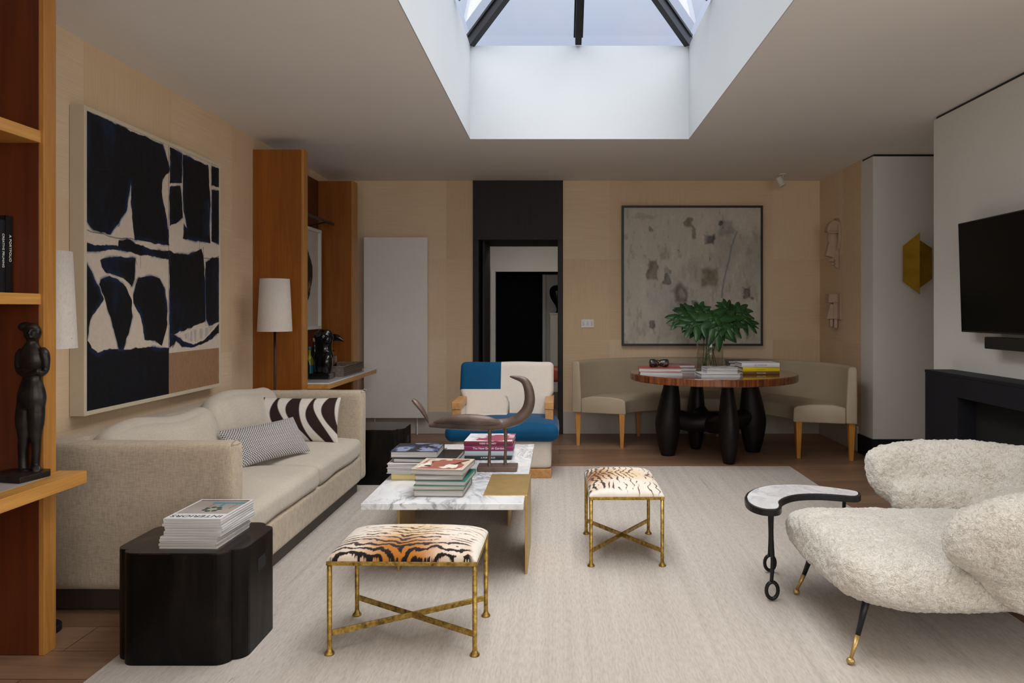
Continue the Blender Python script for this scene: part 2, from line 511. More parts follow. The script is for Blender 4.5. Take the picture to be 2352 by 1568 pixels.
M['cherry'] = wood('amber_panel_wood', srgb('#7a4004'), srgb('#925408'), 2, .4, .6)
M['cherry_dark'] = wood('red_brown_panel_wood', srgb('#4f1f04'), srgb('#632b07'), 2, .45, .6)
M['legwood'] = wood('light_leg_wood', srgb('#b0752c'), srgb('#c98d3c'), 2, .35, 1)
M['armwood'] = wood('armrest_wood', srgb('#a87645'), srgb('#c6945c'), 1, .4, 1.4)
M['rosewood'] = wood('rosewood_top', srgb('#4a2410'), srgb('#8a4c26'), 0, .12, .9, coat=.7, c3=srgb('#2c140a'))
M['rosewood_edge'] = wood('rosewood_edge', srgb('#5a2c12'), srgb('#97582c'), 2, .25, 1.6, coat=.4, c3=srgb('#331608'))
M['tablelegs'] = plain('dark_carved_wood', (.007, .005, .005), .5, spec=.3, var=.4, vscale=9, bmp=.2, bscale=40)
M['blackblock'] = None
m, t, b = newmat('black_lacquered_block'); M['blackblock'] = m
v = coords(t, (5, 5, 1.6)); n = noise_n(t, v, 1.6, 6, .6, .8)
r = ramp(t, n.outputs[0], [(.42, (.003, .0025, .0025)), (.62, (.008, .006, .005)), (.8, (.02, .013, .009))])
t.links.new(r.outputs[0], b.inputs['Base Color'])
rr = ramp(t, n.outputs[0], [(.3, (.28, .28, .28)), (.75, (.48, .48, .48))]); t.links.new(rr.outputs[0], b.inputs['Roughness']); b.inputs['Specular IOR Level'].default_value = .16
m, t, b = newmat('black_block_top'); M['blocktop'] = m
v = coords(t, (9, 9, 9)); n = noise_n(t, v, 1.3, 8, .7, .6)
r = ramp(t, n.outputs[0], [(.5, (.008, .006, .006)), (.62, (.035, .02, .012)), (.75, (.14, .085, .045))])
t.links.new(r.outputs[0], b.inputs['Base Color']); b.inputs['Roughness'].default_value = .25; b.inputs['Specular IOR Level'].default_value = .3
M['sofa'] = fabric('oatmeal_linen', srgb('#b5a692'), weave=300, var=.09, bmp=.35)
M['sofa_seat'] = fabric('oatmeal_cushion_linen', srgb('#beb4a6'), weave=380, var=.05, bmp=.25)
M['plinth'] = plain('dark_brown_plinth', srgb('#3a3029'), .5)
M['bench'] = plain('taupe_leather', srgb('#aa9b84'), .42, var=.04, vscale=4, bmp=.06, bscale=150, spec=.45)
M['shade'] = fabric('linen_lampshade', srgb('#c9bfb6'), weave=500, var=.05, bmp=.15)
m_, t_, b_ = M['shade'], M['shade'].node_tree, M['shade'].node_tree.nodes['Principled BSDF']
M['cream'] = fabric('cream_wool', srgb('#cdc3b8'), weave=500, var=.03, bmp=.15)
M['blue'] = plain('petrol_velvet', srgb('#024468'), .8, var=.12, vscale=4, sheen=.12, spec=.2)
M['marble_w'] = marble('white_veined_marble', (.78, .79, .80), (.20, .21, .24), 3.4)
M['marble_b'] = marble('bar_marble', (.74, .74, .75), (.35, .35, .38), 3.0)
M['marble_g'] = plain('grey_inlay', srgb('#a19b95'), .6, var=.06, vscale=20)
M['brass'] = plain('brushed_brass', srgb('#bd9f68'), .42, .75, var=.1, vscale=14)
M['brass_d'] = plain('aged_brass', srgb('#8f6e1c'), .38, .85, var=.2, vscale=7)
m, t, b = newmat('gilded_iron'); M['gilt'] = m
v = coords(t, (40, 40, 40)); n = noise_n(t, v, 1.2, 6, .6)
r = ramp(t, n.outputs[0], [(.30, srgb('#5a4820')), (.48, srgb('#9c7d38')), (.68, srgb('#c0a258'))])
t.links.new(r.outputs[0], b.inputs['Base Color']); b.inputs['Metallic'].default_value = .65; b.inputs['Roughness'].default_value = .38
bump(t, b, n.outputs[0], .35, .001)
M['iron'] = plain('black_iron', (.010, .010, .011), .4, .4, bmp=.3, bscale=50)
M['bronze'] = plain('brown_bronze', srgb('#5d4d44'), .42, .3, var=.3, vscale=14, bmp=.4, bscale=60)
M['bronze_dark'] = plain('blackened_bronze', (.022, .018, .015), .38, .5, var=.6, vscale=18, bmp=.4, bscale=60)
M['ebony'] = plain('polished_black_stone', (.006, .006, .006), .14, var=.2)
M['clay'] = plain('pale_clay', srgb('#b39c86'), .85, var=.08, bmp=.3, bscale=60)
M['wicker'] = None
m, t, b = newmat('grey_wicker'); M['wicker'] = m
v = coords(t, (1, 1, 1)); wv = node(t, 'ShaderNodeTexBrick'); wv.inputs['Scale'].default_value = 40
wv.inputs['Color1'].default_value = (*srgb('#8d7c6c'), 1); wv.inputs['Color2'].default_value = (*srgb('#6a5b4e'), 1); wv.inputs['Mortar'].default_value = (*srgb('#3c3129'), 1)
wv.inputs['Mortar Size'].default_value = .03
v = coords(t, (1, 1, 1), (PI/2, 0, 0)); t.links.new(v.outputs[0], wv.inputs[0])
t.links.new(wv.outputs[0], b.inputs['Base Color']); b.inputs['Roughness'].default_value = .8
bump(t, b, wv.outputs['Fac'], .6, -.003)
M['paint'] = vcol('painted_canvas', .6, .3, bmp=.25, bscale=120)
M['print'] = vcol('printed_cover', .35, .4)
M['tiger'] = vcol('tiger_velvet', .8, .15, sheen=.25, bmp=.15, bscale=500)
M['stripe'] = vcol('printed_linen', .85, .2, bmp=.25, bscale=500)
M['leaf'] = None
m, t, b = newmat('dark_green_leaf'); M['leaf'] = m
v = coords(t); n = noise_n(t, v, 12)
r = ramp(t, n.outputs[0], [(.3, (.006, .034, .008)), (.7, (.025, .095, .018))])
t.links.new(r.outputs[0], b.inputs['Base Color']); b.inputs['Roughness'].default_value = .42
M['stem'] = plain('green_stem', (.05, .12, .03), .5)
def glass(name, col=(1, 1, 1), rough=0.0, ior=1.45):
    m, t, b = newmat(name)
    b.inputs['Base Color'].default_value = (*col, 1); b.inputs['Transmission Weight'].default_value = 1
    b.inputs['Roughness'].default_value = rough; b.inputs['IOR'].default_value = ior
    return m
def thin_glass(name, col=(.97, .98, 1), refl=.06):
    m, t, b = newmat(name)
    tr = node(t, 'ShaderNodeBsdfTransparent'); tr.inputs[0].default_value = (*col, 1)
    gl = node(t, 'ShaderNodeBsdfGlossy'); gl.inputs['Roughness'].default_value = .02
    mx_ = node(t, 'ShaderNodeMixShader')
    lw = node(t, 'ShaderNodeLayerWeight'); pw_ = node(t, 'ShaderNodeMath', operation='POWER'); pw_.inputs[1].default_value = 4
    t.links.new(lw.outputs['Facing'], pw_.inputs[0])
    ma = node(t, 'ShaderNodeMath', operation='MULTIPLY_ADD'); ma.inputs[1].default_value = .6; ma.inputs[2].default_value = refl
    t.links.new(pw_.outputs[0], ma.inputs[0]); t.links.new(ma.outputs[0], mx_.inputs[0]); t.links.new(tr.outputs[0], mx_.inputs[1]); t.links.new(gl.outputs[0], mx_.inputs[2])
    t.links.new(mx_.outputs[0], t.nodes['Material Output'].inputs['Surface'])
    return m
M['pane'] = thin_glass('roof_glass')
M['vase'] = thin_glass('vase_glass', (.985, .985, .975))
M['water'] = glass('water', (.96, .97, .95), 0, 1.1)
M['water'] = thin_glass('water_body', (.955, .955, .935), .03)
M['bottle_dark'] = plain('dark_bottle_glass', (.006, .008, .012), .08, var=.1)
M['bottle_yellow'] = plain('yellow_green_liquor', srgb('#8f8a1a'), .12, var=.3, vscale=20)
M['label_teal'] = plain('teal_label', srgb('#1f7f94'), .5)
M['cork'] = plain('cork', srgb('#b39468'), .8)
M['decanter'] = thin_glass('decanter_glass', (.70, .62, .60))
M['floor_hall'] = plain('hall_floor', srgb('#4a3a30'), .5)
M['orange'] = plain('rust_orange_leather', srgb('#8a3a1c'), .5)

# plank floor
m, t, b = newmat('oak_planks'); M['floor'] = m
v = coords(t, (1, 1, 1))
br = node(t, 'ShaderNodeTexBrick'); br.offset = .37; br.offset_frequency = 2
br.inputs['Scale'].default_value = 1; br.inputs['Brick Width'].default_value = 1.9; br.inputs['Row Height'].default_value = .22
br.inputs['Mortar Size'].default_value = .0016; br.inputs['Mortar Smooth'].default_value = .1
br.inputs['Color1'].default_value = (*srgb('#97775f'), 1); br.inputs['Color2'].default_value = (*srgb('#7d604a'), 1); br.inputs['Mortar'].default_value = (*srgb('#2e221a'), 1)
t.links.new(v.outputs[0], br.inputs[0])
v2 = coords(t, (1.6, 26, 1)); n = noise_n(t, v2, 1.2, 6, .6, .7)
r = ramp(t, n.outputs[0], [(.3, (.72, .70, .68)), (.7, (1.12, 1.1, 1.08))])
c = mixc(t, 1, br.outputs[0], r.outputs[0], 'MULTIPLY')
t.links.new(c, b.inputs['Base Color']); b.inputs['Roughness'].default_value = .38
bump(t, b, n.outputs[0], .08, .001)

# rug
m, t, b = newmat('flatwoven_rug'); M['rug'] = m
v = coords(t, (26, .55, 1), (0, 0, .05)); n = noise_n(t, v, 1, 6, .65, .4)
r = ramp(t, n.outputs[0], [(.25, srgb('#aba39a')), (.5, srgb('#b4aca4')), (.75, srgb('#bcb5ad'))])
v2 = coords(t, (7, .25, 1), (0, 0, -.06)); n2 = noise_n(t, v2, 1, 3)
r2 = ramp(t, n2.outputs[0], [(.28, srgb('#c6cbd0')), (.36, (1, 1, 1)), (.62, (1, 1, 1)), (.75, (1.0, .955, .89))])
c = mixc(t, .7, r.outputs[0], r2.outputs[0], 'MULTIPLY')
v3 = coords(t, (140, 20, 1)); n3 = noise_n(t, v3, 1, 3)
r3 = ramp(t, n3.outputs[0], [(.3, (.86, .85, .83)), (.6, (1.04, 1.04, 1.04))])
c = mixc(t, 1, c, r3.outputs[0], 'MULTIPLY')
v5 = coords(t, (70, 12, 1)); n5 = noise_n(t, v5, 1, 2)
r5 = ramp(t, n5.outputs[0], [(.20, (.55, .5, .45)), (.27, (1, 1, 1))])
c = mixc(t, .8, c, r5.outputs[0], 'MULTIPLY')
t.links.new(c, b.inputs['Base Color']); b.inputs['Roughness'].default_value = .95; b.inputs['Specular IOR Level'].default_value = .1
v4 = coords(t, (260, 120, 1)); n4 = noise_n(t, v4, 1, 2); bump(t, b, n4.outputs[0], .5, .003)

# sheepskin
m, t, b = newmat('cream_sheepskin'); M['fleece'] = m
v = coords(t); vo = node(t, 'ShaderNodeTexVoronoi'); vo.inputs['Scale'].default_value = 75
n0 = noise_n(t, v, 30, 3); 
mv = node(t, 'ShaderNodeMix', data_type='RGBA'); mv.inputs[0].default_value = .12
t.links.new(v.outputs[0], mv.inputs[6]); t.links.new(n0.outputs['Color'], mv.inputs[7]); t.links.new(mv.outputs[2], vo.inputs[0])
r = ramp(t, vo.outputs['Distance'], [(.0, srgb('#dddad3')), (.5, srgb('#d6d2ca')), (.9, srgb('#b8b0a4'))])
n2 = noise_n(t, v, 5); r2 = ramp(t, n2.outputs[0], [(.3, (.9, .88, .85)), (.7, (1.03, 1.03, 1.03))])
c = mixc(t, 1, r.outputs[0], r2.outputs[0], 'MULTIPLY'); t.links.new(c, b.inputs['Base Color'])
b.inputs['Roughness'].default_value = 1; b.inputs['Specular IOR Level'].default_value = .05
b.inputs['Sheen Weight'].default_value = .35
bump(t, b, vo.outputs['Distance'], .7, -.006)

# ---------------------------------------------------------------- setting
def st(name, bm, mat, parent=None, **k):
    o = finish(name, bm, mat, parent, **k)
    if parent is None: o['kind'] = 'structure'
    return o
FRONT = -2.3
bm = BM(); box(bm, LEFTX-.1, 4.0, FRONT-.1, BACK+.05, -.1, 0); st('floor', bm, M['floor'])
bm = BM()   # ceiling slab with the skylight opening
g_ = .006
box(bm, LEFTX-.1, SK[0]-g_, FRONT-.1, BACK+.1, CEIL, CEIL+.12)
box(bm, SK[1]+g_, 4.0, FRONT-.1, BACK+.1, CEIL, CEIL+.12)
box(bm, SK[0]-g_, SK[1]+g_, FRONT-.1, SK[2]-g_, CEIL, CEIL+.12)
box(bm, SK[0]-g_, SK[1]+g_, SK[3]+g_, BACK+.1, CEIL, CEIL+.12)
st('ceiling', bm, M['ceil'])
for nm, a, b_ in (('wall_skylight_left', (SK[0]-g_+.0005, SK[0], SK[2], SK[3]), (SK[0]-.12, SK[0], SK[2]-.12, SK[3]+.12)), ('wall_skylight_right', (SK[1], SK[1]+g_-.0005, SK[2], SK[3]), (SK[1], SK[1]+.12, SK[2]-.12, SK[3]+.12)),
              ('wall_skylight_back', (SK[0], SK[1], SK[3], SK[3]+g_-.0005), (SK[0], SK[1], SK[3], SK[3]+.12)), ('wall_skylight_front', (SK[0], SK[1], SK[2]-g_+.0005, SK[2]), (SK[0], SK[1], SK[2]-.12, SK[2]))):
    bm = BM(); box(bm, *a, CEIL-.001, CEIL+.1205); box(bm, *b_, CEIL+.1205, SK[4]); st(nm, bm, M['white'])
# the ceiling plaster thickness seen inside the shaft is painted white too
# glazed lantern roof
HW = (SK[1]-SK[0])/2; xm = (SK[0]+SK[1])/2; s_ = .85; zr = SK[4]+HW*s_
y0, y1 = SK[2]+HW, SK[3]-HW
win = thing('window_1', None, None, (xm, (SK[2]+SK[3])/2, SK[4])); win['kind'] = 'structure'
zb = SK[4]+.03
A = Vector((SK[0], SK[3], zb)); B = Vector((SK[1], SK[3], zb)); Cc = Vector((SK[1], SK[2], zb)); D = Vector((SK[0], SK[2], zb))
R1 = Vector((xm, y1, zr)); R0 = Vector((xm, y0, zr))
def gbar(p, q, wd=.05, ht=.09):
    bm = BM(); bar(bm, p, q, wd, ht); bar(bm, p+(q-p)*0.0+Vector((0, 0, .04)), q+Vector((0, 0, .04)), wd*1.5, .02)
    return finish('glazing_bar', bm, M['blackmetal'], win, world=True)
for p, q in ((A, R1), (B, R1), (Cc, R0), (D, R0), (R0, R1)): gbar(p, q)
gbar(Vector((xm-.01, SK[3], zb)), R1)
gbar(Vector((xm-.01, SK[2], zb)), R0)
yy = SK[3]-.90
while yy > SK[2]+.5:
    for sx in (SK[0], SK[1]):
        tt = min(1, (SK[3]-yy)/HW, (yy-SK[2])/HW)
        gbar(Vector((sx, yy, zb)), Vector((sx+(xm-sx)*tt, yy, zb+(zr-zb)*tt)))
    yy -= .9
bm = BM()
gl = [[A, B, R1], [B, Cc, R0, R1], [Cc, D, R0], [D, A, R1, R0]]
for f in gl: bm.faces.new([bm.verts.new(p+Vector((0, 0, .05))) for p in f])
finish('pane', bm, M['pane'], win, world=True)
bm = BM()
for p, q in ((A, B), (B, Cc), (Cc, D), (D, A)): bar(bm, p+Vector((0, 0, .0)), q+Vector((0, 0, .0)), .05, .055)
# curb frame sits outside the plaster edge
bm.free()

# walls
bm = BM(); box(bm, LEFTX-.1, LEFTX, FRONT, BACK+.1, 0, CEIL); st('wall_left', bm, M['paper_y'])
DX0, DX1 = -.913, .042
bm = BM(); box(bm, LEFTX, DX0, BACK, BACK+.1, 0, CEIL); box(bm, DX1, RIGHTX+.1, BACK, BACK+.1, 0, CEIL); st('wall_back', bm, M['paper_x'])
bm = BM(); box(bm, RIGHTX, RIGHTX+.1, 6.86, BACK, 0, CEIL); st('wall_right', bm, M['paper_y'])
bm = BM(); prism(bm, [(RIGHTX-.003, 6.86), (RIGHTX-.003, 6.6), (3.9, 6.6), (3.9, 6.86)], .0, CEIL-.02)
st('wall_alcove', bm, M['offwhite'])
bm = BM(); box(bm, RIGHTX-.02, 3.9, 6.575, 6.9, 0, .172); st('baseboard_alcove', bm, M['blackstone'])
bm = BM(); box(bm, RIGHTX+.01, 3.9, 6.612, 6.86, CEIL-.02, CEIL); st('gap_shade_1', bm, M['blackplastic'])  # black strip puts the dark of the ceiling shadow gap into colour
bm = BM(); box(bm, 2.69, 3.95, 2.2, 5.36, 0, CEIL-.02); st('wall_chimney', bm, M['offwhite'])
bm = BM(); box(bm, 2.70, 3.9, 2.22, 5.34, CEIL-.02, CEIL); st('gap_shade_2', bm, M['blackplastic'])  # shade of the gap above the chimney breast, given as a black strip
bm = BM(); box(bm, 3.85, 3.95, FRONT, 7, 0, CEIL); st('wall_right_recess', bm, M['offwhite'])
# front wall behind the photographer; its window frame is an addition
bm = BM(); box(bm, LEFTX, 3.9, FRONT-.1, FRONT, 0, CEIL); st('wall_front', bm, M['offwhite'])
# skirtings
bm = BM(); box(bm, LEFTX, DX0, BACK-.018, BACK, 0, .234); box(bm, DX1, RIGHTX, BACK-.018, BACK, 0, .234); st('baseboard_back', bm, M['skirting'], bevel=.004)
bm = BM(); box(bm, RIGHTX-.018, RIGHTX, 6.92, BACK-.02, 0, .234); st('baseboard_right', bm, M['skirting'], bevel=.004)
bm = BM(); box(bm, LEFTX, LEFTX+.018, 3.2, 5.9, 0, .234); st('baseboard_left', bm, M['skirting'], bevel=.004)

# made-up window frames around the added fill lights, out of view
def added_frame(name, cx, cy, cz, w_, h_, axis, s_):
    r = thing(name, None, None, (cx, cy, cz)); r['kind'] = 'structure'; f = .06
    def bx_(a0, a1, z0, z1, nm):
        bm = BM()
        if axis == 'x': box(bm, cx+a0, cx+a1, min(cy, cy+s_*.05), max(cy, cy+s_*.05), cz+z0, cz+z1)
        else: box(bm, min(cx, cx+s_*.05), max(cx, cx+s_*.05), cy+a0, cy+a1, cz+z0, cz+z1)
        finish(nm, bm, M['blackmetal'], r, world=True)
    bx_(-w_/2-f, -w_/2, -h_/2-f, h_/2+f, 'added_frame_bar'); bx_(w_/2, w_/2+f, -h_/2-f, h_/2+f, 'added_frame_bar')
    bx_(-w_/2, w_/2, -h_/2-f, -h_/2, 'added_frame_bar'); bx_(-w_/2, w_/2, h_/2, h_/2+f, 'added_frame_bar')
added_frame('added_window_2', 0.7, FRONT, 1.75, 3.6, 1.5, 'x', 1)
added_frame('added_window_3', 3.85, 0.3, 1.6, 3.0, 1.9, 'y', -1)
added_frame('added_window_4', LEFTX, 0.0, 1.6, 2.2, 1.9, 'y', 1)
# doorway: dark wenge lining to the ceiling
door = thing('door_1', None, None, ((DX0+DX1)/2, BACK, 0)); door['kind'] = 'structure'
bm = BM(); box(bm, DX0, DX0+.06, BACK-.03, BACK+.8, 0, 2.06); finish('jamb', bm, M['darkwood'], door, world=True, bevel=.003)
bm = BM(); box(bm, DX1-.056, DX1, BACK-.03, BACK+.8, 0, 2.06); finish('jamb', bm, M['darkwood'], door, world=True, bevel=.003)
bm = BM(); box(bm, DX0, DX1, BACK-.03, BACK+.8, 2.06, CEIL-.001); finish('header_panel', bm, M['darkwood'], door, world=True, bevel=.003)
bm = BM(); box(bm, DX0+.09, DX0+.11, BACK+.1, BACK+.75, 0, 2.06); finish('sliding_leaf', bm, M['darkwood'], door, world=True)
# hallway beyond
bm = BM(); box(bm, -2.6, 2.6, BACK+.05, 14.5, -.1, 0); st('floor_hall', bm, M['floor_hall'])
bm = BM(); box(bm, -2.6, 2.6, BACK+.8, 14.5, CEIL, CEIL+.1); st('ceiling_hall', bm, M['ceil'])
bm = BM(); box(bm, -2.6, -2.5, BACK+.8, 14.5, 0, CEIL); box(bm, 2.5, 2.6, BACK+.8, 14.5, 0, CEIL); box(bm, -2.6, 2.6, 14.4, 14.5, 0, CEIL); st('wall_hall_side', bm, M['blackstone'])  # near-black walls colour in the darkness of the unlit room beyond
hx = (1130-VX)*11.5/F
bm = BM(); box(bm, -2.5, hx, 11.5, 11.6, 0, CEIL); box(bm, hx, 2.5, 11.5, 11.6, 1.95, CEIL); st('wall_hall_far', bm, M['offwhite'])
bm = BM(); box(bm, hx-.01, hx+.06, 11.38, 11.5, 0, 1.95); box(bm, hx+.0, 2.4, 11.44, 11.5, 1.91, 1.955); st('trim_hall', bm, M['offwhite'])
bm = BM(); box(bm, -2.5, 2.5, BACK+.8, BACK+.82, 2.4, CEIL); st('trim_hall_front', bm, M['offwhite'])
gx = (1253-VX)*12.6/F
bm = BM(); box(bm, gx, 2.4, 12.6, 12.7, 0, 1.92); box(bm, gx-.05, gx, 12.55, 12.7, 0, 1.92); st('wall_hall_grey', bm, M['offwhite'])
pl = thing('pedestal', 'pale plinth with a black bust, through the dark doorway', 'pedestal', ((1288-VX)*12.2/F, 12.2, 0))
bm = BM(); box(bm, -.17, .17, -.15, .15, 0, 1.27); box(bm, -.18, .18, -.16, .16, 1.25, 1.275); finish('plinth_block', bm, M['offwhite'], pl, bevel=.004)
bm = BM(); tube(bm, [(0, 0, 1.28, .09), (0, 0, 1.33, .07), (.0, 0, 1.42, .10), (-.02, 0, 1.55, .15), (-.03, 0, 1.66, .15), (-.02, 0, 1.72, .06)], n=20)
o = finish('bust', bm, M['ebony'], None, smooth=True); o.location = pl.location; tag(o, 'black abstract bust on the pale plinth in the hallway', 'sculpture')
# low orange bench in the hallway
hb = thing('hallway_bench', 'rust orange padded bench seen low through the doorway behind armchair', 'bench', (-.05, 9.9, 0))
bm = BM(); soft(bm, -.35, .5, -.2, .2, .38, .56, .04, .01, 8); finish('seat', bm, M['orange'], hb, smooth=True)
for sx in (-.3, .45):
    for sy in (-.15, .15):
        bm = BM(); taper(bm, sx, sy, 0, .38, .015, .02); finish('leg', bm, M['blackmetal'], hb)
# ================================================================ large furniture
RUG = .008
# ---- rug
bm = BM(); box(bm, -1.66, 1.93, 1.2, 6.24, 0.0005, RUG)
rug = finish('rug', bm, M['rug'], bevel=.003)
tag(rug, 'large flatwoven beige rug with faint grey and tan streaks on the plank floor', 'rug')

# ---- sofa
SX0, SX1, SY0, SY1 = -2.30, -1.395, 3.20, 5.41
sofa = thing('sofa', 'long oatmeal linen sofa with low square arms under the navy painting', 'sofa', (-1.85, 4.3, 0))
bm = BM(); box(bm, SX0+.06, SX1-.055, SY0+.05, SY1-.05, RUG+.0003, .10); finish('plinth', bm, M['plinth'], sofa, world=True)
bm = BM(); soft(bm, SX0+.12, SX1-.004, SY0+.10, SY1-.10, .10, .275, .02, 0, 12); finish('base', bm, M['sofa'], sofa, world=True, smooth=True)
for y in (SY0, SY1-.115):
    bm = BM(); soft(bm, SX0, SX1, y, y+.115, .10, .735, .032, .0, 18, .003, y, ws=4)
    o = finish('arm', bm, M['sofa'], sofa, world=True, smooth=True)
    yo = y-.0008
    bm = BM(); tube(bm, [(SX0+.05, y+.016, .722, .0022), (SX1-.04, y+.016, .722, .0022), (SX1-.017, y+.012, .700, .0022), (SX1-.012, y+.010, .15, .0022)], n=6, k=6)
    finish('piping', bm, M['sofa'], o, world=True)
bm = BM(); soft(bm, SX0, SX0+.19, SY0+.06, SY1-.06, .10, .732, .05, .0, 18, .004, 3); finish('backrest', bm, M['sofa'], sofa, world=True, smooth=True)
ym = 4.36
for a, b_, sd in ((SY0+.118, ym-.004, 1), (ym+.004, SY1-.118, 2)):
    bm = BM(); soft(bm, SX0+.16, SX1+.004, a, b_, .272, .405, .042, .045, 20, .012, sd, .004, ws=3.2)
    finish('seat_cushion', bm, M['sofa_seat'], sofa, world=True, smooth=True)
def back_cushion(a, b_, sd, zt):
    bm = BM(); soft(bm, -.085, .085, a, b_, -.21, .20, .085, .02, 22, .018, sd, .03, ws=3)
    for v in bm.verts:
        # sagging, leaning back
        v.co.z += .02*math.sin((v.co.y-a)*7)
    bmesh.ops.rotate(bm, cent=(0, 0, 0), matrix=Matrix.Rotation(math.radians(-16), 3, 'Y'), verts=bm.verts)
    bmesh.ops.translate(bm, vec=(-2.02, 0, zt-.22), verts=bm.verts)
    return finish('back_cushion', bm, M['sofa_seat'], sofa, world=True, smooth=True)
back_cushion(SY0+.13, ym-.01, 4, .775); back_cushion(ym+.01, SY1-.14, 9, .80)

# ---- black lobed block tables
def block_outline(hx=.2425, hy=.202, n=.045, r=.05):
    """rectangle whose corners step inwards with rounded shoulders"""
    pts = []
    def arc(cx, cy, r_, a0, a1, k=6):
        for i in range(k+1):
            a = math.radians(a0+(a1-a0)*i/k); pts.append((cx+r_*math.cos(a), cy+r_*math.sin(a)))
    s = n*1.05
    for q in range(4):
        sx = 1 if q in (0, 3) else -1; sy = 1 if q in (0, 1) else -1
        loc = []
        # shoulder on the x face then the y face (for quadrant 0, going counter-clockwise)
        X, Y = hx, hy
        a = [(X, 0), (X, Y-n-r)] 
        for i in range(7):
            t = math.radians(90*i/6); loc.append((X-r+r*math.cos(t), Y-n-r+r*math.sin(t)))
        loc.append((X-r-.004, Y-n)); loc.append((X-n-.008, Y-n+.004))
        for i in range(7):
            t = math.radians(90*i/6); loc.append((X-n-r+r*math.cos(t), Y-r+r*math.sin(t)))
        loc = [(sx*x_, sy*y_) for x_, y_ in loc]
        if q in (1, 3): loc = loc[::-1]
        pts += loc
    return pts
def block_table(label, x, y, group='black lacquered block tables at the sofa ends'):
    t = thing('block_table', label, 'side table', (x, y, RUG), 0, group)
    H = .41
    P = block_outline()
    bm = BM()
    prism(bm, P, 0, H-.006)
    o = finish('body', bm, M['blackblock'], t, bevel=.004)
    bm = BM(); prism(bm, [(a*.997, b*.997) for a, b in P], H-.0062, H); finish('top', bm, M['blocktop'], t, bevel=.003)
    for sx in (-1, 1):
        bm = BM(); box(bm, sx*.2420-.002, sx*.2420+.0015, -.035, .035, H-.125, H-.075)
        finish('handle_slot', bm, M['near_black'], t)
    return t
block_table('black lacquered block side table holding the magazine pile, near sofa arm', -1.408, 2.925, None)
block_table('black block side table half hidden behind the far sofa arm', -1.408, 5.76, None)

# ---- coffee table
CT = .394
ct = thing('coffee_table', 'low white veined marble coffee table with brass corner plates and legs', 'coffee table', (-.55, 4.3, RUG))
bm = BM(); X0, X1, Y0, Y1 = -.935, -.168, 3.52, 5.095
prism(bm, [(X0, Y0), (X1, Y0), (X1, 3.672), (-.374, 3.672), (-.374, 4.155), (X1, 4.155), (X1, Y1), (X0, Y1), (X0, 4.95), (-.74, 4.95), (-.74, 4.62), (X0, 4.62)], CT-.030, CT)
finish('marble_top', bm, M['marble_w'], ct, world=True, bevel=.002)
bm = BM(); box(bm, -.3735, -.156, 3.6725, 4.1545, CT-.012, CT+.002); finish('brass_plate', bm, M['brass'], ct, world=True, bevel=.0015)
bm = BM(); box(bm, X0-.008, -.7405, 4.6205, 4.9495, CT-.012, CT+.002); finish('brass_plate', bm, M['brass'], ct, world=True, bevel=.0015)
bm = BM(); box(bm, -.168, -.156, 3.6725, 4.1545, RUG, CT-.0125); finish('leg', bm, M['brass'], ct, world=True, bevel=.0015)
bm = BM(); box(bm, X0-.008, X0+.004, 4.6205, 4.9495, RUG, CT-.0125); finish('leg', bm, M['brass'], ct, world=True, bevel=.0015)
bm = BM(); box(bm, -.806, -.794, 3.72, 4.12, RUG, CT-.0305); finish('leg', bm, M['brass'], ct, world=True, bevel=.0015)
bm = BM(); box(bm, -.31, -.298, 4.5, 4.95, RUG, CT-.0305); finish('leg', bm, M['brass'], ct, world=True, bevel=.0015)

# ---- tiger stools
def tiger(U, V):
    """U,V in -1..1 over the cushion (V=-1 front). chevron stripes meeting on the centre line"""
    a = np.abs(U-.06*np.sin(V*3))
    wx = fbm(U*5+3, V*4+9, 4, 5)-.5; wy = fbm(U*7+11, V*5+1, 4, 8)-.5
    ve = V + .27*np.exp(-a*3.6) + .05*wx*2 + .16*wy + .05*a
    front = smooth(.35, -.95, V)
    base = np.ones(U.shape+(3,))*np.array(srgb('#d9cfc1'))
    base = lay(base, smooth(.62, .30, fbm(U*2.3+5, V*2.4, 3, 2)+.25*a)*.75, srgb('#b99878'))
    base = lay(base, smooth(.62, .05, a)*smooth(1.1, .2, V)*.7, srgb('#cfae72'))
    base = lay(base, smooth(.85, .1, a+.25*wx)*smooth(.0, -.75, V), srgb('#a8681c'))
    base = lay(base, smooth(.55, 1, a)*smooth(0, -.8, V)*.5, srgb('#b48a62'))
    base = lay(base, smooth(.90, 1.0, np.maximum(a, 0))*.8, srgb('#d8d3cb'))
    fr = np.mod(ve*6.0+.15*wx*4, 1.0)
    d = np.abs(fr-.5)*2
    hair = (vnoise(U*120, V*14, 3)-.5)*.22
    wdt = .18+.19*front+.12*np.exp(-a*6)
    brk = smooth(.40, .56, fbm(U*4+20, V*9+4, 3, 31)+.16*front+.15*np.exp(-a*4))
    m = smooth(.05, -.05, d-wdt*brk*1.15+hair*(.4+front))*smooth(.99, .9, a)
    m = np.clip(m*smooth(.0, .25, brk), 0, 1)
    dark = lay(np.ones(U.shape+(3,))*np.array(srgb('#54281a')), front, srgb('#120a07'))
    return base*(1-m[..., None])+dark*m[..., None]
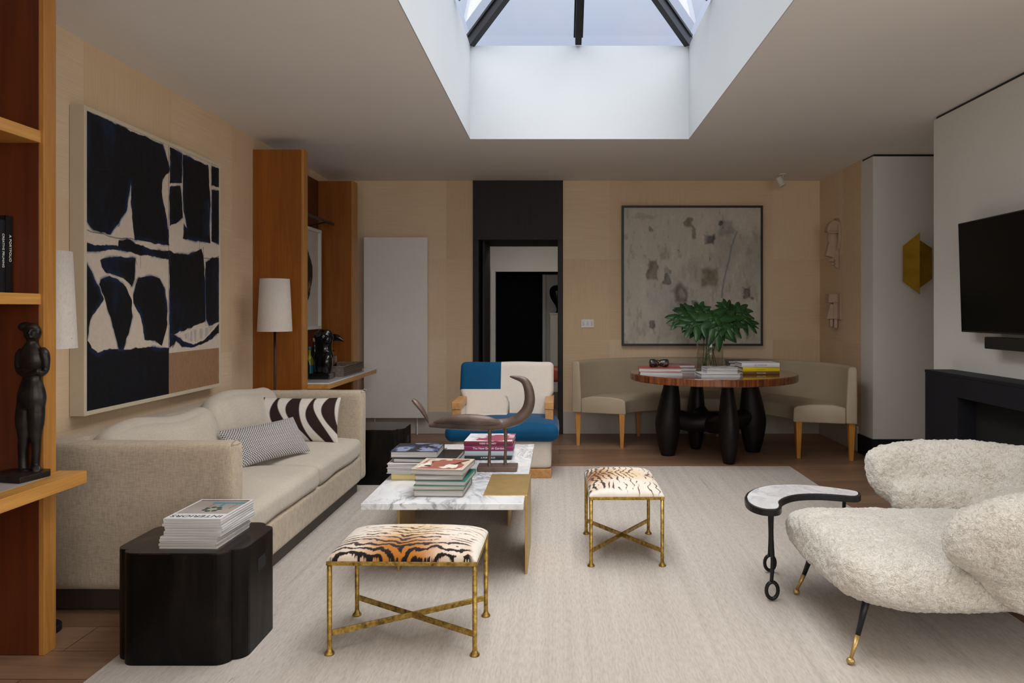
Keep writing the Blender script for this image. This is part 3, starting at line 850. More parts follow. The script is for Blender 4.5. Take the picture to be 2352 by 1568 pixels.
def stool(label, x, y, rz):
    t = thing('tiger_stool', label, 'stool', (x, y, RUG), rz)
    hx, hy, H = .2745, .181, .343
    for sx in (-1, 1):
        for sy in (-1, 1):
            bm = BM(); lathe(bm, [(.019, 0), (.0195, .005), (.012, .014), (.0095, .02), (.009, .03), (.0095, H-.006)], sx*hx, sy*hy, 0, 16)
            finish('leg', bm, M['gilt'], t, smooth=True)
    bm = BM()
    r = .0105
    box(bm, -hx-r, hx+r, -hy-r, -hy+r, H-.006, H+.010); box(bm, -hx-r, hx+r, hy-r, hy+r, H-.006, H+.010)
    box(bm, -hx-r, -hx+r, -hy+r, hy-r, H-.006, H+.010); box(bm, hx-r, hx+r, -hy+r, hy-r, H-.006, H+.010)
    finish('seat_frame', bm, M['gilt'], t, bevel=.002)
    for s in (-1, 1):
        bm = BM(); bar(bm, (-hx+.008, -s*hy*.96, .078), (hx-.008, s*hy*.96, .078), .007, .022)
        finish('stretcher', bm, M['gilt'], t, bevel=.001)
    nx, ny = 300, 200
    tt = np.linspace(-1, 1, nx); ss = np.linspace(-1, 1, ny)
    wu = .45*np.sin(tt*PI/2)+.55*tt; wv = .45*np.sin(ss*PI/2)+.55*ss
    U, V = np.meshgrid(wu, wv)
    prof = (np.clip(1-np.abs(U)**7, 0, 1)**.42)*(np.clip(1-np.abs(V)**6, 0, 1)**.42)
    Z = H+.0105+(.042+.020*(1-U*U)*(1-V*V))*prof
    bulge = 1+.012*prof*0
    pos = np.stack([U*(hx+.009), V*(hy+.009), Z], -1)
    grid_mesh('seat_cushion', pos, tiger(U, V), M['tiger'], t)
    bm = BM(); box(bm, -hx, hx, -hy, hy, H+.003, H+.013); finish('seat_board', bm, M['offwhite'], t)
    return t
stool('gilt iron stool with tiger velvet seat nearest the camera, before the coffee table', -.588, 2.992, math.radians(-1))
stool('gilt iron stool with tiger velvet seat alone on the rug right of coffee table', .341, 4.065, math.radians(-89.5))

# ---- white and blue armchair
ac = thing('armchair', 'low cream armchair with blue velvet patches and wooden arms behind coffee table', 'armchair', (-.445, 6.15, RUG))
bm = BM(); soft(bm, -.83, -.06, 5.80, 6.52, .075, .30, .03, 0, 10); finish('base', bm, M['cream'], ac, world=True, smooth=True)
for x0, x1 in ((-.80, -.60), (-.27, -.06)):
    bm = BM(); prism(bm, [(x0, RUG), (x0, .078), (x1, .078), (x1, RUG), (x1-.0, RUG)][:4], 5.79, 6.5, 'y'); finish('foot', bm, M['armwood'], ac, world=True, bevel=.004)
# seat cushion with vertex-colour patchwork : blue with a cream square at the rear left
def patch_soft(name, args, fn, mats, **k):
    bm = BM(); soft(bm, *args, **k)
    for f in bm.faces:
        c = f.calc_center_median(); f.material_index = fn(c)
    return finish(name, bm, mats, ac, world=True, smooth=True)
patch_soft('seat_cushion', (-.885, -.0, 5.745, 6.36, .29, .425, .06, .045), lambda c: 1 if (c.y < 6.02 or c.x > -.42) else 0, [M['cream'], M['blue']], cuts=26, wob=.006, ws=4)
bm = BM(); soft(bm, -.855, -.045, -.065, .065, -.28, .28, .045, 0, 30, .004, 3)
for f in bm.faces:
    c = f.calc_center_median(); f.material_index = 1 if (c.z > .045 and c.x < -.492) else 0
for v in bm.verts:
    # waist where the arms pass
    if v.co.z < .02: 
        k = min(1, (.02-v.co.z)/.10); v.co.x += k*.045*(1 if v.co.x < -.45 else -1)
bmesh.ops.rotate(bm, cent=(0, 0, 0), matrix=Matrix.Rotation(math.radians(-14), 3, 'X'), verts=bm.verts)
bmesh.ops.translate(bm, vec=(0, 6.46, .585), verts=bm.verts)
finish('backrest', bm, [M['cream'], M['blue']], ac, world=True, smooth=True)
for s, xa in ((-1, -.86), (1, -.115)):
    bm = BM(); prism(bm, [(xa, .515), (xa+.072, .515), (xa+.072, .575), (xa, .575)], 5.97, 6.50, 'y'); finish('arm', bm, M['armwood'], ac, world=True, bevel=.004)
    bm = BM(); box(bm, xa+.003, xa+.069, 5.975, 6.05, .30, .5145); finish('arm_post', bm, M['armwood'], ac, world=True, bevel=.004)
    bm = BM(); soft(bm, xa+.01, xa+.062, 6.055, 6.50, .28, .513, .02, 0, 8); finish('side_panel', bm, M['cream'], ac, world=True, smooth=True)

# ---- round table
TCX, TCY, TR, TH = 1.387, 6.745, .741, .75
rt = thing('round_table', 'round rosewood dining table on bulging dark carved legs by the bench', 'table', (TCX, TCY, 0))
bm = BM(); lathe(bm, [(TR-.004, TH-.004), (TR-.006, TH)], 0, 0, 0, 96); 
finish('tabletop', bm, M['rosewood'], rt, smooth=False)
bm = BM(); lathe(bm, [(TR-.004, TH-.062), (TR, TH-.056), (TR, TH-.006), (TR-.0045, TH-.0035)], 0, 0, 0, 96); finish('edge_band', bm, M['rosewood_edge'], rt, smooth=False)
for (x, y, sx, sy, ang) in ((1.455, 6.40, .75, 1.15, 0), (.985, 6.76, 1, 1, 0), (1.80, 6.93, 1.05, .9, 0), (1.30, 7.10, .75, 1.1, 0)):
    bm = BM(); prof = cr([(.060, 0), (.088, .10), (.112, .25), (.110, .36), (.092, .50), (.070, .62), (.066, TH-.063)], 5)
    lathe(bm, [(float(p[0]), float(p[1])) for p in prof], x-TCX, y-TCY, 0, 28, sx, sy)
    for v in bm.verts:
        k = max(0, v.co.z-.3)/.45; v.co.x += (0-(x-TCX))*.10*k; v.co.y += (0-(y-TCY))*.10*k
    finish('leg', bm, M['tablelegs'], rt, smooth=True)
bm = BM()
tube(bm, [(.985-TCX, 6.76-TCY, .36, .08), (1.2-TCX, 6.80-TCY, .29, .085), (1.387-TCX, 6.80-TCY, .30, .09), (1.6-TCX, 6.86-TCY, .29, .085), (1.8-TCX, 6.93-TCY, .36, .08)], n=18)
tube(bm, [(1.455-TCX, 6.42-TCY, .36, .07), (1.40-TCX, 6.65-TCY, .29, .08), (1.36-TCX, 6.9-TCY, .29, .08), (1.30-TCX, 7.10-TCY, .40, .07)], n=18)
finish('crossbar', bm, M['tablelegs'], rt, smooth=True)

# ---- curved bench
BC = (1.35, 6.83); BA, BB, BROT = 1.285, 1.055, math.radians(-17.5)
bn = thing('curved_bench', 'curved taupe leather bench with light wooden legs wrapped behind round table', 'bench', (BC[0], BC[1], 0))
def bp(o, th):
    x = (BA-o)*math.cos(th); y = (BB-o)*math.sin(th)
    return (x*math.cos(BROT)-y*math.sin(BROT), x*math.sin(BROT)+y*math.cos(BROT))
def arc_sweep(bm, prof, t0, t1, n=70):
    rings = []
    for i in range(n+1):
        th = t0+(t1-t0)*i/n
        rings.append([bm.verts.new((*bp(o, th), z)) for o, z in prof])
    m_ = len(prof)
    for a, b in zip(rings, rings[1:]):
        for j in range(m_): bm.faces.new((a[j], a[(j+1) % m_], b[(j+1) % m_], b[j]))
    bm.faces.new(rings[0][::-1]); bm.faces.new(rings[-1])
T0, T1 = math.radians(0), math.radians(180)
bm = BM(); arc_sweep(bm, [(0.0, .325), (0, .80), (.012, .818), (.055, .820), (.075, .80), (.09, .46), (.09, .325)], T0, T1)
finish('backrest', bm, M['bench'], bn, smooth=False, bevel=.010, seg=3)
for p in bn.children:
    for q in p.data.polygons: q.use_smooth = True
bm = BM(); arc_sweep(bm, [(.092, .323), (.092, .462), (.20, .485), (.38, .482), (.49, .468), (.525, .445), (.53, .323)], T0, T1)
o = finish('seat', bm, M['bench'], bn, bevel=.010, seg=3)
for q in o.data.polygons: q.use_smooth = True
for th, oo in ((180, .045), (180, .485), (0, .045), (0, .485), (130, .06), (90, .06), (50, .06), (120, .46), (60, .46)):
    tr = math.radians(th+(3 if th == 0 else -3 if th == 180 else 0)); x, y = bp(oo, tr)
    bm = BM(); taper(bm, x, y, 0, .325, .015, .027, 0, 0)
    a = math.atan2(y, x); 
    finish('leg', bm, M['legwood'], bn, bevel=.002)

# ---- crescent side table beside the sheepskin chair
KT = .445
kt = thing('crescent_side_table', 'crescent shaped marble side table with black iron rim and ring feet', 'side table', (1.05, 3.45, RUG))
outl = [(55, 385), (72, 358), (120, 332), (200, 314), (300, 308), (400, 308), (520, 316), (650, 331), (760, 348), (792, 362), (785, 378), (740, 382), (640, 374), (540, 368), (440, 369), (365, 378), (312, 396), (287, 418), (292, 442), (280, 460), (240, 466), (170, 462), (105, 443), (65, 415)]
W = [on_z(1690+a/2.76, 1000+b/2.76, KT) for a, b in outl]
Q = cr([(p.x, p.y) for p in W+[W[0]]], 3)[:-1]
pts = [(float(a)-1.05, float(b)-3.45) for a, b in Q]
cxm = sum(p[0] for p in pts)/len(pts); cym = sum(p[1] for p in pts)/len(pts)
def inset(P, d):
    o = []; n = len(P)
    ar = sum(P[i][0]*P[(i+1) % n][1]-P[(i+1) % n][0]*P[i][1] for i in range(n))
    s = 1 if ar > 0 else -1
    for i in range(n):
        a = Vector(P[i-1]); c = Vector(P[(i+1) % n]); t_ = (c-a).normalized()
        o.append((P[i][0]-t_.y*d*s, P[i][1]+t_.x*d*s))
    return o
bm = BM(); prism(bm, pts, KT-.032-RUG, KT-.002-RUG); finish('rim', bm, M['iron'], kt, bevel=.004)
bm = BM(); prism(bm, inset(pts, .012), KT-.02-RUG, KT+.001-RUG); finish('marble_top', bm, M['marble_b'], kt, bevel=.002)
for (x, y, rz_) in ((.952, 3.335, 0), (1.045, 3.70, 0), (1.36, 3.56, 0)):
    lx, ly = x-1.05, y-3.45
    bm = BM(); H_ = KT-.032-RUG
    tube(bm, [(lx-.003, ly, .085, .0085), (lx+.002, ly, .18, .0095), (lx-.002, ly, .30, .0085), (lx, ly, H_, .009)], n=10)
    ring = [(lx+.026*math.cos(2*PI*i/20), ly, .047+.037*math.sin(2*PI*i/20), .0085) for i in range(20)]
    tube(bm, ring, n=10, k=1, closed=True)
    finish('leg', bm, M['iron'], kt, smooth=True)

# ---- sheepskin lounge chair
ch = thing('sheepskin_chair', 'cream sheepskin lounge chair with curved back and black brass-tipped legs', 'armchair', (1.6, 3.08, RUG))
def fleece(P, Nrm, amp=.012, seed=0.0):
    """push vertices by clotted-wool noise"""
    for i in range(len(P)):
        p = P[i]; n = Nrm[i]
        s = Vector((p.x*1.0+seed, p.y, p.z))
        k = mnoise.voronoi(s*44)[0][0]
        k2 = mnoise.noise(s*90); k3 = mnoise.noise(s*12)
        P[i] = p+n*(amp*(.6-k*1.1)+.0015*k2+.007*k3)
def fleece_obj(name, bm, seed, amp=.008, vox=.013, mat=None):
    """blend the rough shape by voxel remesh, smooth, then clot the wool"""
    o = finish('tmp', bm, M['fleece'], ch, world=True, remesh=vox, smoothmod=14)
    s = o.modifiers.new('s2', 'SUBSURF'); s.levels = 1; s.render_levels = 1
    bpy.context.view_layer.update()
    me = bpy.data.meshes.new_from_object(o.evaluated_get(bpy.context.evaluated_depsgraph_get()))
    bpy.data.objects.remove(o)
    n = len(me.vertices)
    P = [v.co.copy() for v in me.vertices]; NN = [v.normal.copy() for v in me.vertices]
    fleece(P, NN, amp, seed)
    me.vertices.foreach_set('co', [c for p in P for c in p])
    me.polygons.foreach_set('use_smooth', [True]*len(me.polygons))
    me.materials.clear(); me.materials.append(M['fleece']); me.update()
    me.name = name
    o = bpy.data.objects.new(name, me); C.objects.link(o); o.parent = ch
    return o
# seat : loft along x from the nose to the rear; sections are superellipses in yz
def loft_x(bm, secs, n=40, p=2.9):
    rings = []
    Q = cr(secs, 5)
    for q in Q:
        x, yc, zc, ry, rz_ = [float(a) for a in q]; ring = []
        for i in range(n):
            t = 2*PI*i/n; c, s = math.cos(t), math.sin(t)
            ring.append(bm.verts.new((x, yc+ry*math.copysign(abs(c)**(2/p), c), zc+rz_*math.copysign(abs(s)**(2/p), s))))
        rings.append(ring)
    for a, b in zip(rings, rings[1:]):
        for i in range(n): bm.faces.new((a[i], a[(i+1) % n], b[(i+1) % n], b[i]))
    bm.faces.new(rings[0][::-1]); bm.faces.new(rings[-1])
bm = BM()
loft_x(bm, [(1.030, 3.09, .318, .27, .065), (1.045, 3.09, .314, .35, .098), (1.10, 3.085, .308, .395, .122), (1.20, 3.08, .302, .415, .130), (1.45, 3.075, .297, .43, .130), (1.75, 3.08, .300, .41, .125), (2.0, 3.09, .32, .32, .10), (2.08, 3.09, .33, .24, .06)])
# pull the belly in towards the front lower edge (boat-like underside)
for v in bm.verts:
    if v.co.z < .30 and v.co.x < 1.28:
        v.co.z += (1.28-v.co.x)*.17*min(1, (.30-v.co.z)/.1)
seat = fleece_obj('seat', bm, 1.3)
# back: a thick lip swept round the seat
bm = BM()
path = [  # x, y, z centre, half thickness, half height
    (1.51, 3.60, .530, .045, .065), (1.545, 3.605, .525, .070, .115), (1.66, 3.60, .515, .085, .150), (1.85, 3.55, .500, .09, .185), (2.03, 3.38, .48, .095, .215), (2.10, 3.10, .475, .10, .225),
    (2.06, 2.84, .480, .105, .235), (1.88, 2.70, .490, .110, .220), (1.66, 2.64, .495, .115, .185), (1.50, 2.63, .500, .105, .140), (1.405, 2.64, .500, .080, .100), (1.36, 2.645, .497, .045, .055)]
Q = cr(path, 6); rings = []
for i, q in enumerate(Q):
    a = Vector(Q[max(i-1, 0)][:2]); b = Vector(Q[min(i+1, len(Q)-1)][:2]); d = (b-a).normalized(); nn = Vector((d.y, -d.x))
    ring = []
    for j in range(32):
        t = 2*PI*j/32; c, s = math.cos(t), math.sin(t)
        o_ = float(q[3])*math.copysign(abs(c)**.85, c); zz = float(q[4])*math.copysign(abs(s)**.85, s)
        lean = .16*zz+.02   # the lip flares outwards
        ring.append(bm.verts.new((q[0]+nn.x*(o_-lean), q[1]+nn.y*(o_-lean), q[2]+zz)))
    rings.append(ring)
for a, b in zip(rings, rings[1:]):
    for i in range(32): bm.faces.new((a[i], a[(i+1) % 32], b[(i+1) % 32], b[i]))
bm.faces.new(rings[0][::-1]); bm.faces.new(rings[-1])
# lower side shell sweeping from the lip down to the underside, near and far sides
loft_x(bm, [(1.46, 2.665, .43, .05, .06), (1.57, 2.665, .38, .085, .12), (1.74, 2.68, .35, .10, .155), (1.95, 2.78, .34, .12, .15), (2.05, 2.9, .34, .10, .12)], p=2.2)
loft_x(bm, [(1.58, 3.545, .43, .05, .06), (1.66, 3.53, .40, .08, .10), (1.78, 3.50, .38, .09, .13), (1.95, 3.40, .36, .12, .15), (2.05, 3.3, .36, .10, .12)], p=2.2)
loft_x(bm, [(1.86, 3.08, .40, .30, .08), (1.96, 3.08, .42, .34, .12), (2.06, 3.08, .42, .28, .12)], p=2.4)
back = fleece_obj('backrest', bm, 7.7)
for (fx, fy, tx, ty) in ((1.068, 2.735, 1.165, 2.80), (1.084, 3.41, 1.17, 3.38), (1.98, 2.62, 1.80, 2.74), (2.0, 3.5, 1.85, 3.42)):
    bm = BM(); f0 = Vector((fx, fy, .0+RUG)); t0 = Vector((tx, ty, .27))
    md = f0.lerp(t0, .36)
    tube(bm, [(*md, .0095), (*t0, .016)], n=16, k=1)
    lg = finish('leg', bm, M['blackmetal'], ch, world=True, smooth=True)
    bm = BM(); tube(bm, [(*(f0+Vector((0, 0, .018))), .0065), (*(f0.lerp(t0, .365)), .0105)], n=16, k=1); ball(bm, f0+Vector((0, 0, .013)), .0155, .0155, .0125)
    finish('ferrule', bm, M['brass'], lg, world=True, smooth=True)

# ---- floor lamps
def floor_lamp(label, x, y, g='twin floor lamps at the sofa ends'):
    t = thing('floor_lamp', label, 'floor lamp', (x, y, 0))
    bm = BM(); lathe(bm, [(.07, 0), (.07, .022), (.066, .026), (.012, .03)], n=40); finish('base', bm, M['blackmetal'], t)
    bm = BM(); cyl(bm, (0, 0, .018), (0, 0, 1.25), .0085); finish('pole', bm, M['blackmetal'], t, smooth=True)
    bm = BM()
    lathe(bm, [(.125, 1.152), (.107, 1.545), (.105, 1.545), (.123, 1.152)], n=64, capped=False)
    rr = [v for v in bm.verts]
    lathe(bm, [(.1255, 1.150), (.1245, 1.156), (.122, 1.156), (.1225, 1.150)], n=64, capped=False)
    o = finish('lamp_shade', bm, M['shade'], t, smooth=True)
    bm = BM()
    for a in (0, 2.094, 4.188): cyl(bm, (0, 0, 1.25), (.1235*math.cos(a), .1235*math.sin(a), 1.19), .002, n=6)
    lathe(bm, [(.016, 1.2), (.016, 1.27)], n=12); finish('shade_holder', bm, M['blackmetal'], t)
    return t
floor_lamp('floor lamp with tall linen drum shade between sofa and amber wood panel', -2.139, 5.62)
floor_lamp('floor lamp with linen shade partly hidden by the oak bookcase at left', -2.10, 3.03)

# ---- bookcase at the left edge of the view
bk = thing('bookcase', 'honey oak bookcase with projecting counter cut by the left photo edge', 'bookcase', (-2.2, 2.1, 0))
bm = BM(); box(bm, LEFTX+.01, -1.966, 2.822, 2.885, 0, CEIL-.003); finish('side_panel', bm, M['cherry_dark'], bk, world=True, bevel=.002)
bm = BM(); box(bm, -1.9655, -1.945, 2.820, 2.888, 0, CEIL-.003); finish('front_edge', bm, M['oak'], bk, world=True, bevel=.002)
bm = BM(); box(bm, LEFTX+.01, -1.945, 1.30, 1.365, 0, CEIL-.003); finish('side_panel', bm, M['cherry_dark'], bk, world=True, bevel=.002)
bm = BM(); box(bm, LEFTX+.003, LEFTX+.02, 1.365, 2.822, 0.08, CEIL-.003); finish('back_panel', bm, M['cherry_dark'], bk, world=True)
for z0, z1 in ((1.936, 1.982), (1.326, 1.367)):
    bm = BM(); box(bm, LEFTX+.021, -1.957, 1.366, 2.8215, z0, z1); finish('shelf', bm, M['oak_y'], bk, world=True, bevel=.002)
bm = BM(); prism(bm, [(LEFTX+.021, 1.366), (-1.833, 1.366), (-1.833, 2.90), (-1.9443, 2.90), (-1.9443, 2.8195), (LEFTX+.021, 2.8195)], .636, .683); ctr = finish('counter', bm, M['oak_y'], bk, world=True, bevel=.002)
bm = BM(); box(bm, LEFTX+.03, -1.905, 1.37, 2.80, .6832, .6845); finish('inlay', bm, M['marble_g'], ctr, world=True)

# ---- bar unit in the far left corner
bu = thing('bar_unit', 'tall amber wood niche with marble bar counter in far left corner', 'cabinet', (-2.2, 6.75, 0))
bm = BM(); box(bm, LEFTX+.004, -2.05, 5.94, 6.03, 0, 2.588); sp = finish('side_panel', bm, M['cherry'], bu, world=True, bevel=.002)
bm = BM(); box(bm, -2.0495, -2.03, 5.938, 6.032, 0, 2.589); finish('front_edge', bm, M['oak'], sp, world=True, bevel=.002)
bm = BM(); box(bm, -2.379, -2.05, 7.37, 7.52, 0, 2.588); sp = finish('side_panel', bm, M['cherry'], bu, world=True, bevel=.002)
bm = BM(); box(bm, -2.0495, -2.03, 7.368, 7.522, 0, 2.589); finish('front_edge', bm, M['oak'], sp, world=True, bevel=.002)
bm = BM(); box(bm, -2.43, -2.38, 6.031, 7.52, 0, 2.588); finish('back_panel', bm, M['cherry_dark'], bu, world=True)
bm = BM(); prism(bm, [(-2.379, 6.035), (-1.858, 6.035), (-1.858, 7.60), (-2.02, 7.60), (-2.02, 7.365), (-2.379, 7.365)], .672, .7095); cn = finish('counter', bm, M['oak_y'], bu, world=True, bevel=.002)
bm = BM(); prism(bm, [(-2.379, 6.034), (-1.857, 6.034), (-1.857, 7.601), (-2.02, 7.601), (-2.02, 7.365), (-2.379, 7.365)], .710, .723); finish('marble_top', bm, M['marble_b'], cn, world=True, bevel=.002)

# ---- fireplace
fp = thing('fireplace', 'black stone fireplace surround with dark firebox at right edge', 'fireplace', (2.6, 4.2, 0))
bm = BM()
FY = 5.10
box(bm, 2.50, 2.6895, 4.69, FY, 0, .885); box(bm, 2.50, 2.6895, 3.30, 4.69, .76, .885); box(bm, 2.50, 2.6895, 2.9, 3.30, 0, .885)
finish('surround', bm, M['blackstone'], fp, world=True, bevel=.002)
bm = BM(); box(bm, 2.498, 2.6895, 2.898, FY+.002, .8855, .905); finish('mantel', bm, M['blackstone'], fp, world=True, bevel=.002)
bm = BM(); box(bm, 2.62, 2.6885, 3.3005, 4.6895, 0.0, .7595); finish('firebox', bm, M['near_black'], fp, world=True)

# ---- television and soundbar
tv = thing('television', 'wall-mounted flat black television above the fireplace', 'television', (2.66, 4.21, 1.17))
def leanbox(bm, x0, x1, y0, y1, z0, z1, dx):
    vv = box(bm, x0, x1, y0, y1, z0, z1)
    for v in vv:
        if v.co.z > (z0+z1)/2: v.co.x -= dx
bm = BM(); leanbox(bm, 2.600, 2.630, 3.60, 4.825, 1.168, 1.866, .022); finish('bezel', bm, M['blackplastic'], tv, world=True, bevel=.002)
bm = BM(); leanbox(bm, 2.5985, 2.5998, 3.608, 4.817, 1.178, 1.858, .022); finish('screen', bm, M['tvscreen'], tv, world=True)
bm = BM(); box(bm, 2.615, 2.689, 3.95, 4.45, 1.35, 1.65); finish('wall_bracket', bm, M['blackplastic'], tv, world=True)
sb = thing('soundbar', 'slim black soundbar mounted just under the television', 'soundbar', (2.64, 4.15, 1.07))
bm = BM(); box(bm, 2.59, 2.66, 3.70, 4.55, 1.074, 1.146); finish('body', bm, M['blackplastic'], sb, world=True, bevel=.006)
bm = BM(); box(bm, 2.655, 2.689, 4.0, 4.3, 1.09, 1.13); finish('wall_bracket', bm, M['blackplastic'], sb, world=True)

# ---- radiator
ra = thing('radiator', 'tall flat white panel radiator on the back wall beside bar niche', 'radiator', (-1.716, 7.9, .18))
bm = BM(); box(bm, -2.05, -1.382, 7.835, 7.86, .181, 2.078); finish('front_plate', bm, M['radiator'], ra, world=True, bevel=.003)
bm = BM(); box(bm, -2.04, -1.392, 7.861, 7.93, .19, 2.07); finish('heating_core', bm, M['offwhite'], ra, world=True, bevel=.003)
for x in (-1.5, -1.95):
    bm = BM(); cyl(bm, (x, 7.90, .0), (x, 7.90, .19), .009); finish('pipe', bm, M['offwhite'], ra, world=True)
# ================================================================ paintings
def world_frame_painting():
    XF = -2.367
    def cp(cx, cy):          # crop pixels -> (y, z) on the canvas plane
        px = 120+cx/2.0104; py = 220+cy/2.0104
        Y = F*XF/(px-VX); return (Y, CH-(py-VY)*Y/F)
    t = thing('navy_painting', 'large framed abstract painting in navy, black and cream above the sofa', 'painting', (LEFTX, 4.46, 1.55))
    ya, yb, za, zb = 3.735, 5.195, .80, 2.305
    bm = BM()
    fw = .022
    box(bm, LEFTX+.002, XF+.006, ya-fw, ya, za-fw, zb+fw); box(bm, LEFTX+.002, XF+.006, yb, yb+fw, za-fw, zb+fw)
    box(bm, LEFTX+.002, XF+.006, ya, yb, za-fw, za); box(bm, LEFTX+.002, XF+.006, ya, yb, zb, zb+fw)
    finish('frame', bm, M['frame_c'], t, world=True, bevel=.0015)
    nx, ny = 460, 460
    U, V = np.meshgrid(np.linspace(0, 1, nx), np.linspace(0, 1, ny))
    Yg = ya+(yb-ya)*U; Zg = zb-(zb-za)*V
    cream = srgb('#cdbfb0')
    wy = (fbm(U*30, V*30, 3, 4)-.5)*.016; wz = (fbm(U*30+9, V*30+5, 3, 14)-.5)*.016
    img = np.ones(U.shape+(3,))*np.array(cream)
    img = img*(0.96+.08*fbm(U*6, V*6, 3, 1))[..., None]
    P = [
     [(143, 60), (510, 228), (532, 300), (542, 335), (540, 350), (512, 378), (505, 440), (515, 500), (530, 570), (538, 620), (538, 690), (470, 681), (380, 664), (371, 600), (364, 520), (362, 400), (354, 480), (338, 545), (305, 602), (268, 638), (222, 633), (182, 612), (148, 572)],
     [(543, 235), (600, 268), (598, 402), (543, 404)], [(542, 420), (590, 416), (597, 470), (601, 565), (580, 582), (542, 600)],
     [(603, 270), (720, 322), (724, 400), (729, 500), (727, 600), (730, 680), (665, 670), (604, 660), (606, 592), (622, 612), (607, 540), (601, 470)],
     [(735, 322), (775, 340), (775, 425), (735, 412)], [(735, 432), (775, 440), (775, 690), (735, 672)],
     [(140, 676), (200, 688), (305, 690), (308, 665), (350, 664), (398, 688), (460, 712), (538, 716), (538, 754), (480, 744), (400, 734), (330, 714), (270, 712), (200, 718), (140, 716)],
     [(219, 760), (240, 747), (320, 744), (386, 750), (384, 800), (380, 850), (366, 882), (340, 850), (300, 830), (244, 818), (228, 790)],
     [(135, 725), (150, 750), (180, 812), (218, 885), (236, 940), (222, 968), (188, 1010), (167, 1070), (163, 1125), (180, 1165), (208, 1188), (262, 1166), (320, 1172), (400, 1164), (470, 1160), (538, 1164), (538, 1385), (135, 1480)],
     [(217, 868), (225, 845), (262, 836), (302, 846), (340, 882), (364, 942), (369, 1020), (355, 1090), (326, 1172), (308, 1172), (298, 1138), (276, 1052), (252, 972), (230, 908)],
     [(398, 838), (450, 830), (495, 842), (518, 890), (530, 960), (530, 1050), (517, 1112), (506, 1152), (470, 1130), (425, 1124), (419, 1070), (405, 1012), (386, 978), (370, 955), (374, 920), (386, 870)],
     [(540, 712), (560, 726), (630, 732), (688, 708), (697, 740), (702, 800), (707, 900), (708, 1042), (650, 1066), (560, 1102), (540, 1104)],
     [(708, 768), (735, 748), (775, 745), (775, 1045), (722, 1062), (710, 1030), (706, 850)],
     [(540, 1104), (566, 1102), (602, 1130), (650, 1148), (700, 1128), (775, 1050), (775, 1090), (720, 1134), (640, 1165), (600, 1158), (570, 1130), (556, 1150), (540, 1160)],
    ]
    navy = np.array(srgb('#040813')); black = np.array(srgb('#03060c')); blue = np.array(srgb('#14305a'))
    inkvar = fbm(U*3.2, V*3.2, 4, 40)
    ink = navy*(1-smooth(.35, .6, inkvar))[..., None]+black*smooth(.35, .6, inkvar)[..., None]
    dry = fbm(U*5, V*26, 3, 60)
    ink = lay(ink, smooth(.60, .78, fbm(U*9, V*4, 4, 71))*.55, srgb('#102644'))
    for k, poly in enumerate(P):
        pw = [cp(*p) for p in poly]
        pw = [(float(a), float(b)) for a, b in pw]
        if len(pw) > 8:
            pass
        X_, Z_ = Yg+wy, Zg+wz
        ins = inpoly(X_, Z_, pw)
        dist = np.full(U.shape, 9.0)
        for i in range(len(pw)):
            a, b = pw[i], pw[(i+1) % len(pw)]
            dist = np.minimum(dist, seg_dist(X_, Z_, a[0], a[1], b[0], b[1]))
        sd = np.where(ins, -dist, dist)
        halo = smooth(.015, .0, sd)*smooth(.48, .66, fbm(U*14+k, V*14, 3, 90+k))*.65
        img = lay(img, halo, srgb('#2c4d78'))
        m_ = smooth(.002, -.001, sd)
        img = img*(1-m_[..., None])+ink*m_[..., None]
        rim = m_*smooth(-.03, -.008, sd)*smooth(.50, .68, fbm(U*11+3*k, V*11, 3, 120+k))
        img = lay(img, rim*.4, srgb('#16305a'))
    # thin gestural lines and scumbles
    for L_, wdt, col, al in (
        ([(155, 620), (300, 655), (380, 664), (540, 690)], .0035, '#0a0d14', .9), ([(700, 750), (740, 752), (770, 740)], .004, '#0a0d14', .9),
        ([(385, 755), (400, 800), (398, 835), (370, 880)], .003, '#14202c', .8), ([(408, 740), (408, 795)], .0045, '#31506f', .6),
        ([(697, 700), (706, 900), (708, 1060)], .004, '#0a0d14', .9), ([(270, 640), (310, 590), (345, 530), (362, 420)], .006, '#8ea7bf', .7),
        ([(555, 1160), (575, 1120), (600, 1158)], .006, '#0a0d14', .9), ([(600, 500), (603, 330)], .003, '#9fb3c4', .5), ([(718, 480), (727, 560), (722, 640)], .006, '#23507e', .6),
        ([(610, 540), (620, 600)], .006, '#2b5784', .7), ([(535, 200), (535, 330)], .002, '#8a8076', .4), ([(678, 668), (680, 715)], .003, '#1c1c20', .8), ([(200, 335), (262, 338)], .003, '#1f3550', .5), ([(690, 1060), (708, 1045), (706, 850)], .005, '#2f5f90', .6)):
        pts_ = [cp(*p) for p in L_]
        d = np.full(U.shape, 9.0)
        for a, b in zip(pts_, pts_[1:]): d = np.minimum(d, seg_dist(Yg+wy*.7, Zg+wz*.7, a[0], a[1], b[0], b[1]))
        img = lay(img, smooth(wdt, wdt*.3, d)*al*smooth(.25, .45, dry), srgb(col))
    # scumbled white over grey near the lower right, and round the lobes
    q = [cp(*p) for p in [(590, 1110), (650, 1080), (720, 1068), (750, 1062), (700, 1120), (650, 1138)]]
    mm = inpoly(Yg, Zg, q)*smooth(.45, .6, fbm(U*60, V*12, 3, 7)); img = lay(img, mm*.6, srgb('#8f9499'))
    # raw linen corner and the joins of the canvas
    pj = cp(537, 1160); y_join = pj[0]
    img = lay(img, ((Yg > y_join) & (Zg < cp(537, 1188)[1]+.0*(Yg))).astype(float), srgb('#977458'))
    lin = ((Yg > y_join) & (Zg < cp(537, 1188)[1]))
    img = np.where(lin[..., None], img*(0.88+.24*vnoise(U*300, V*60, 5))[..., None], img)
    img = lay(img, smooth(.003, .001, np.abs(Yg-y_join)), srgb('#0b0d14'))
    zj = cp(148, 655)[1]
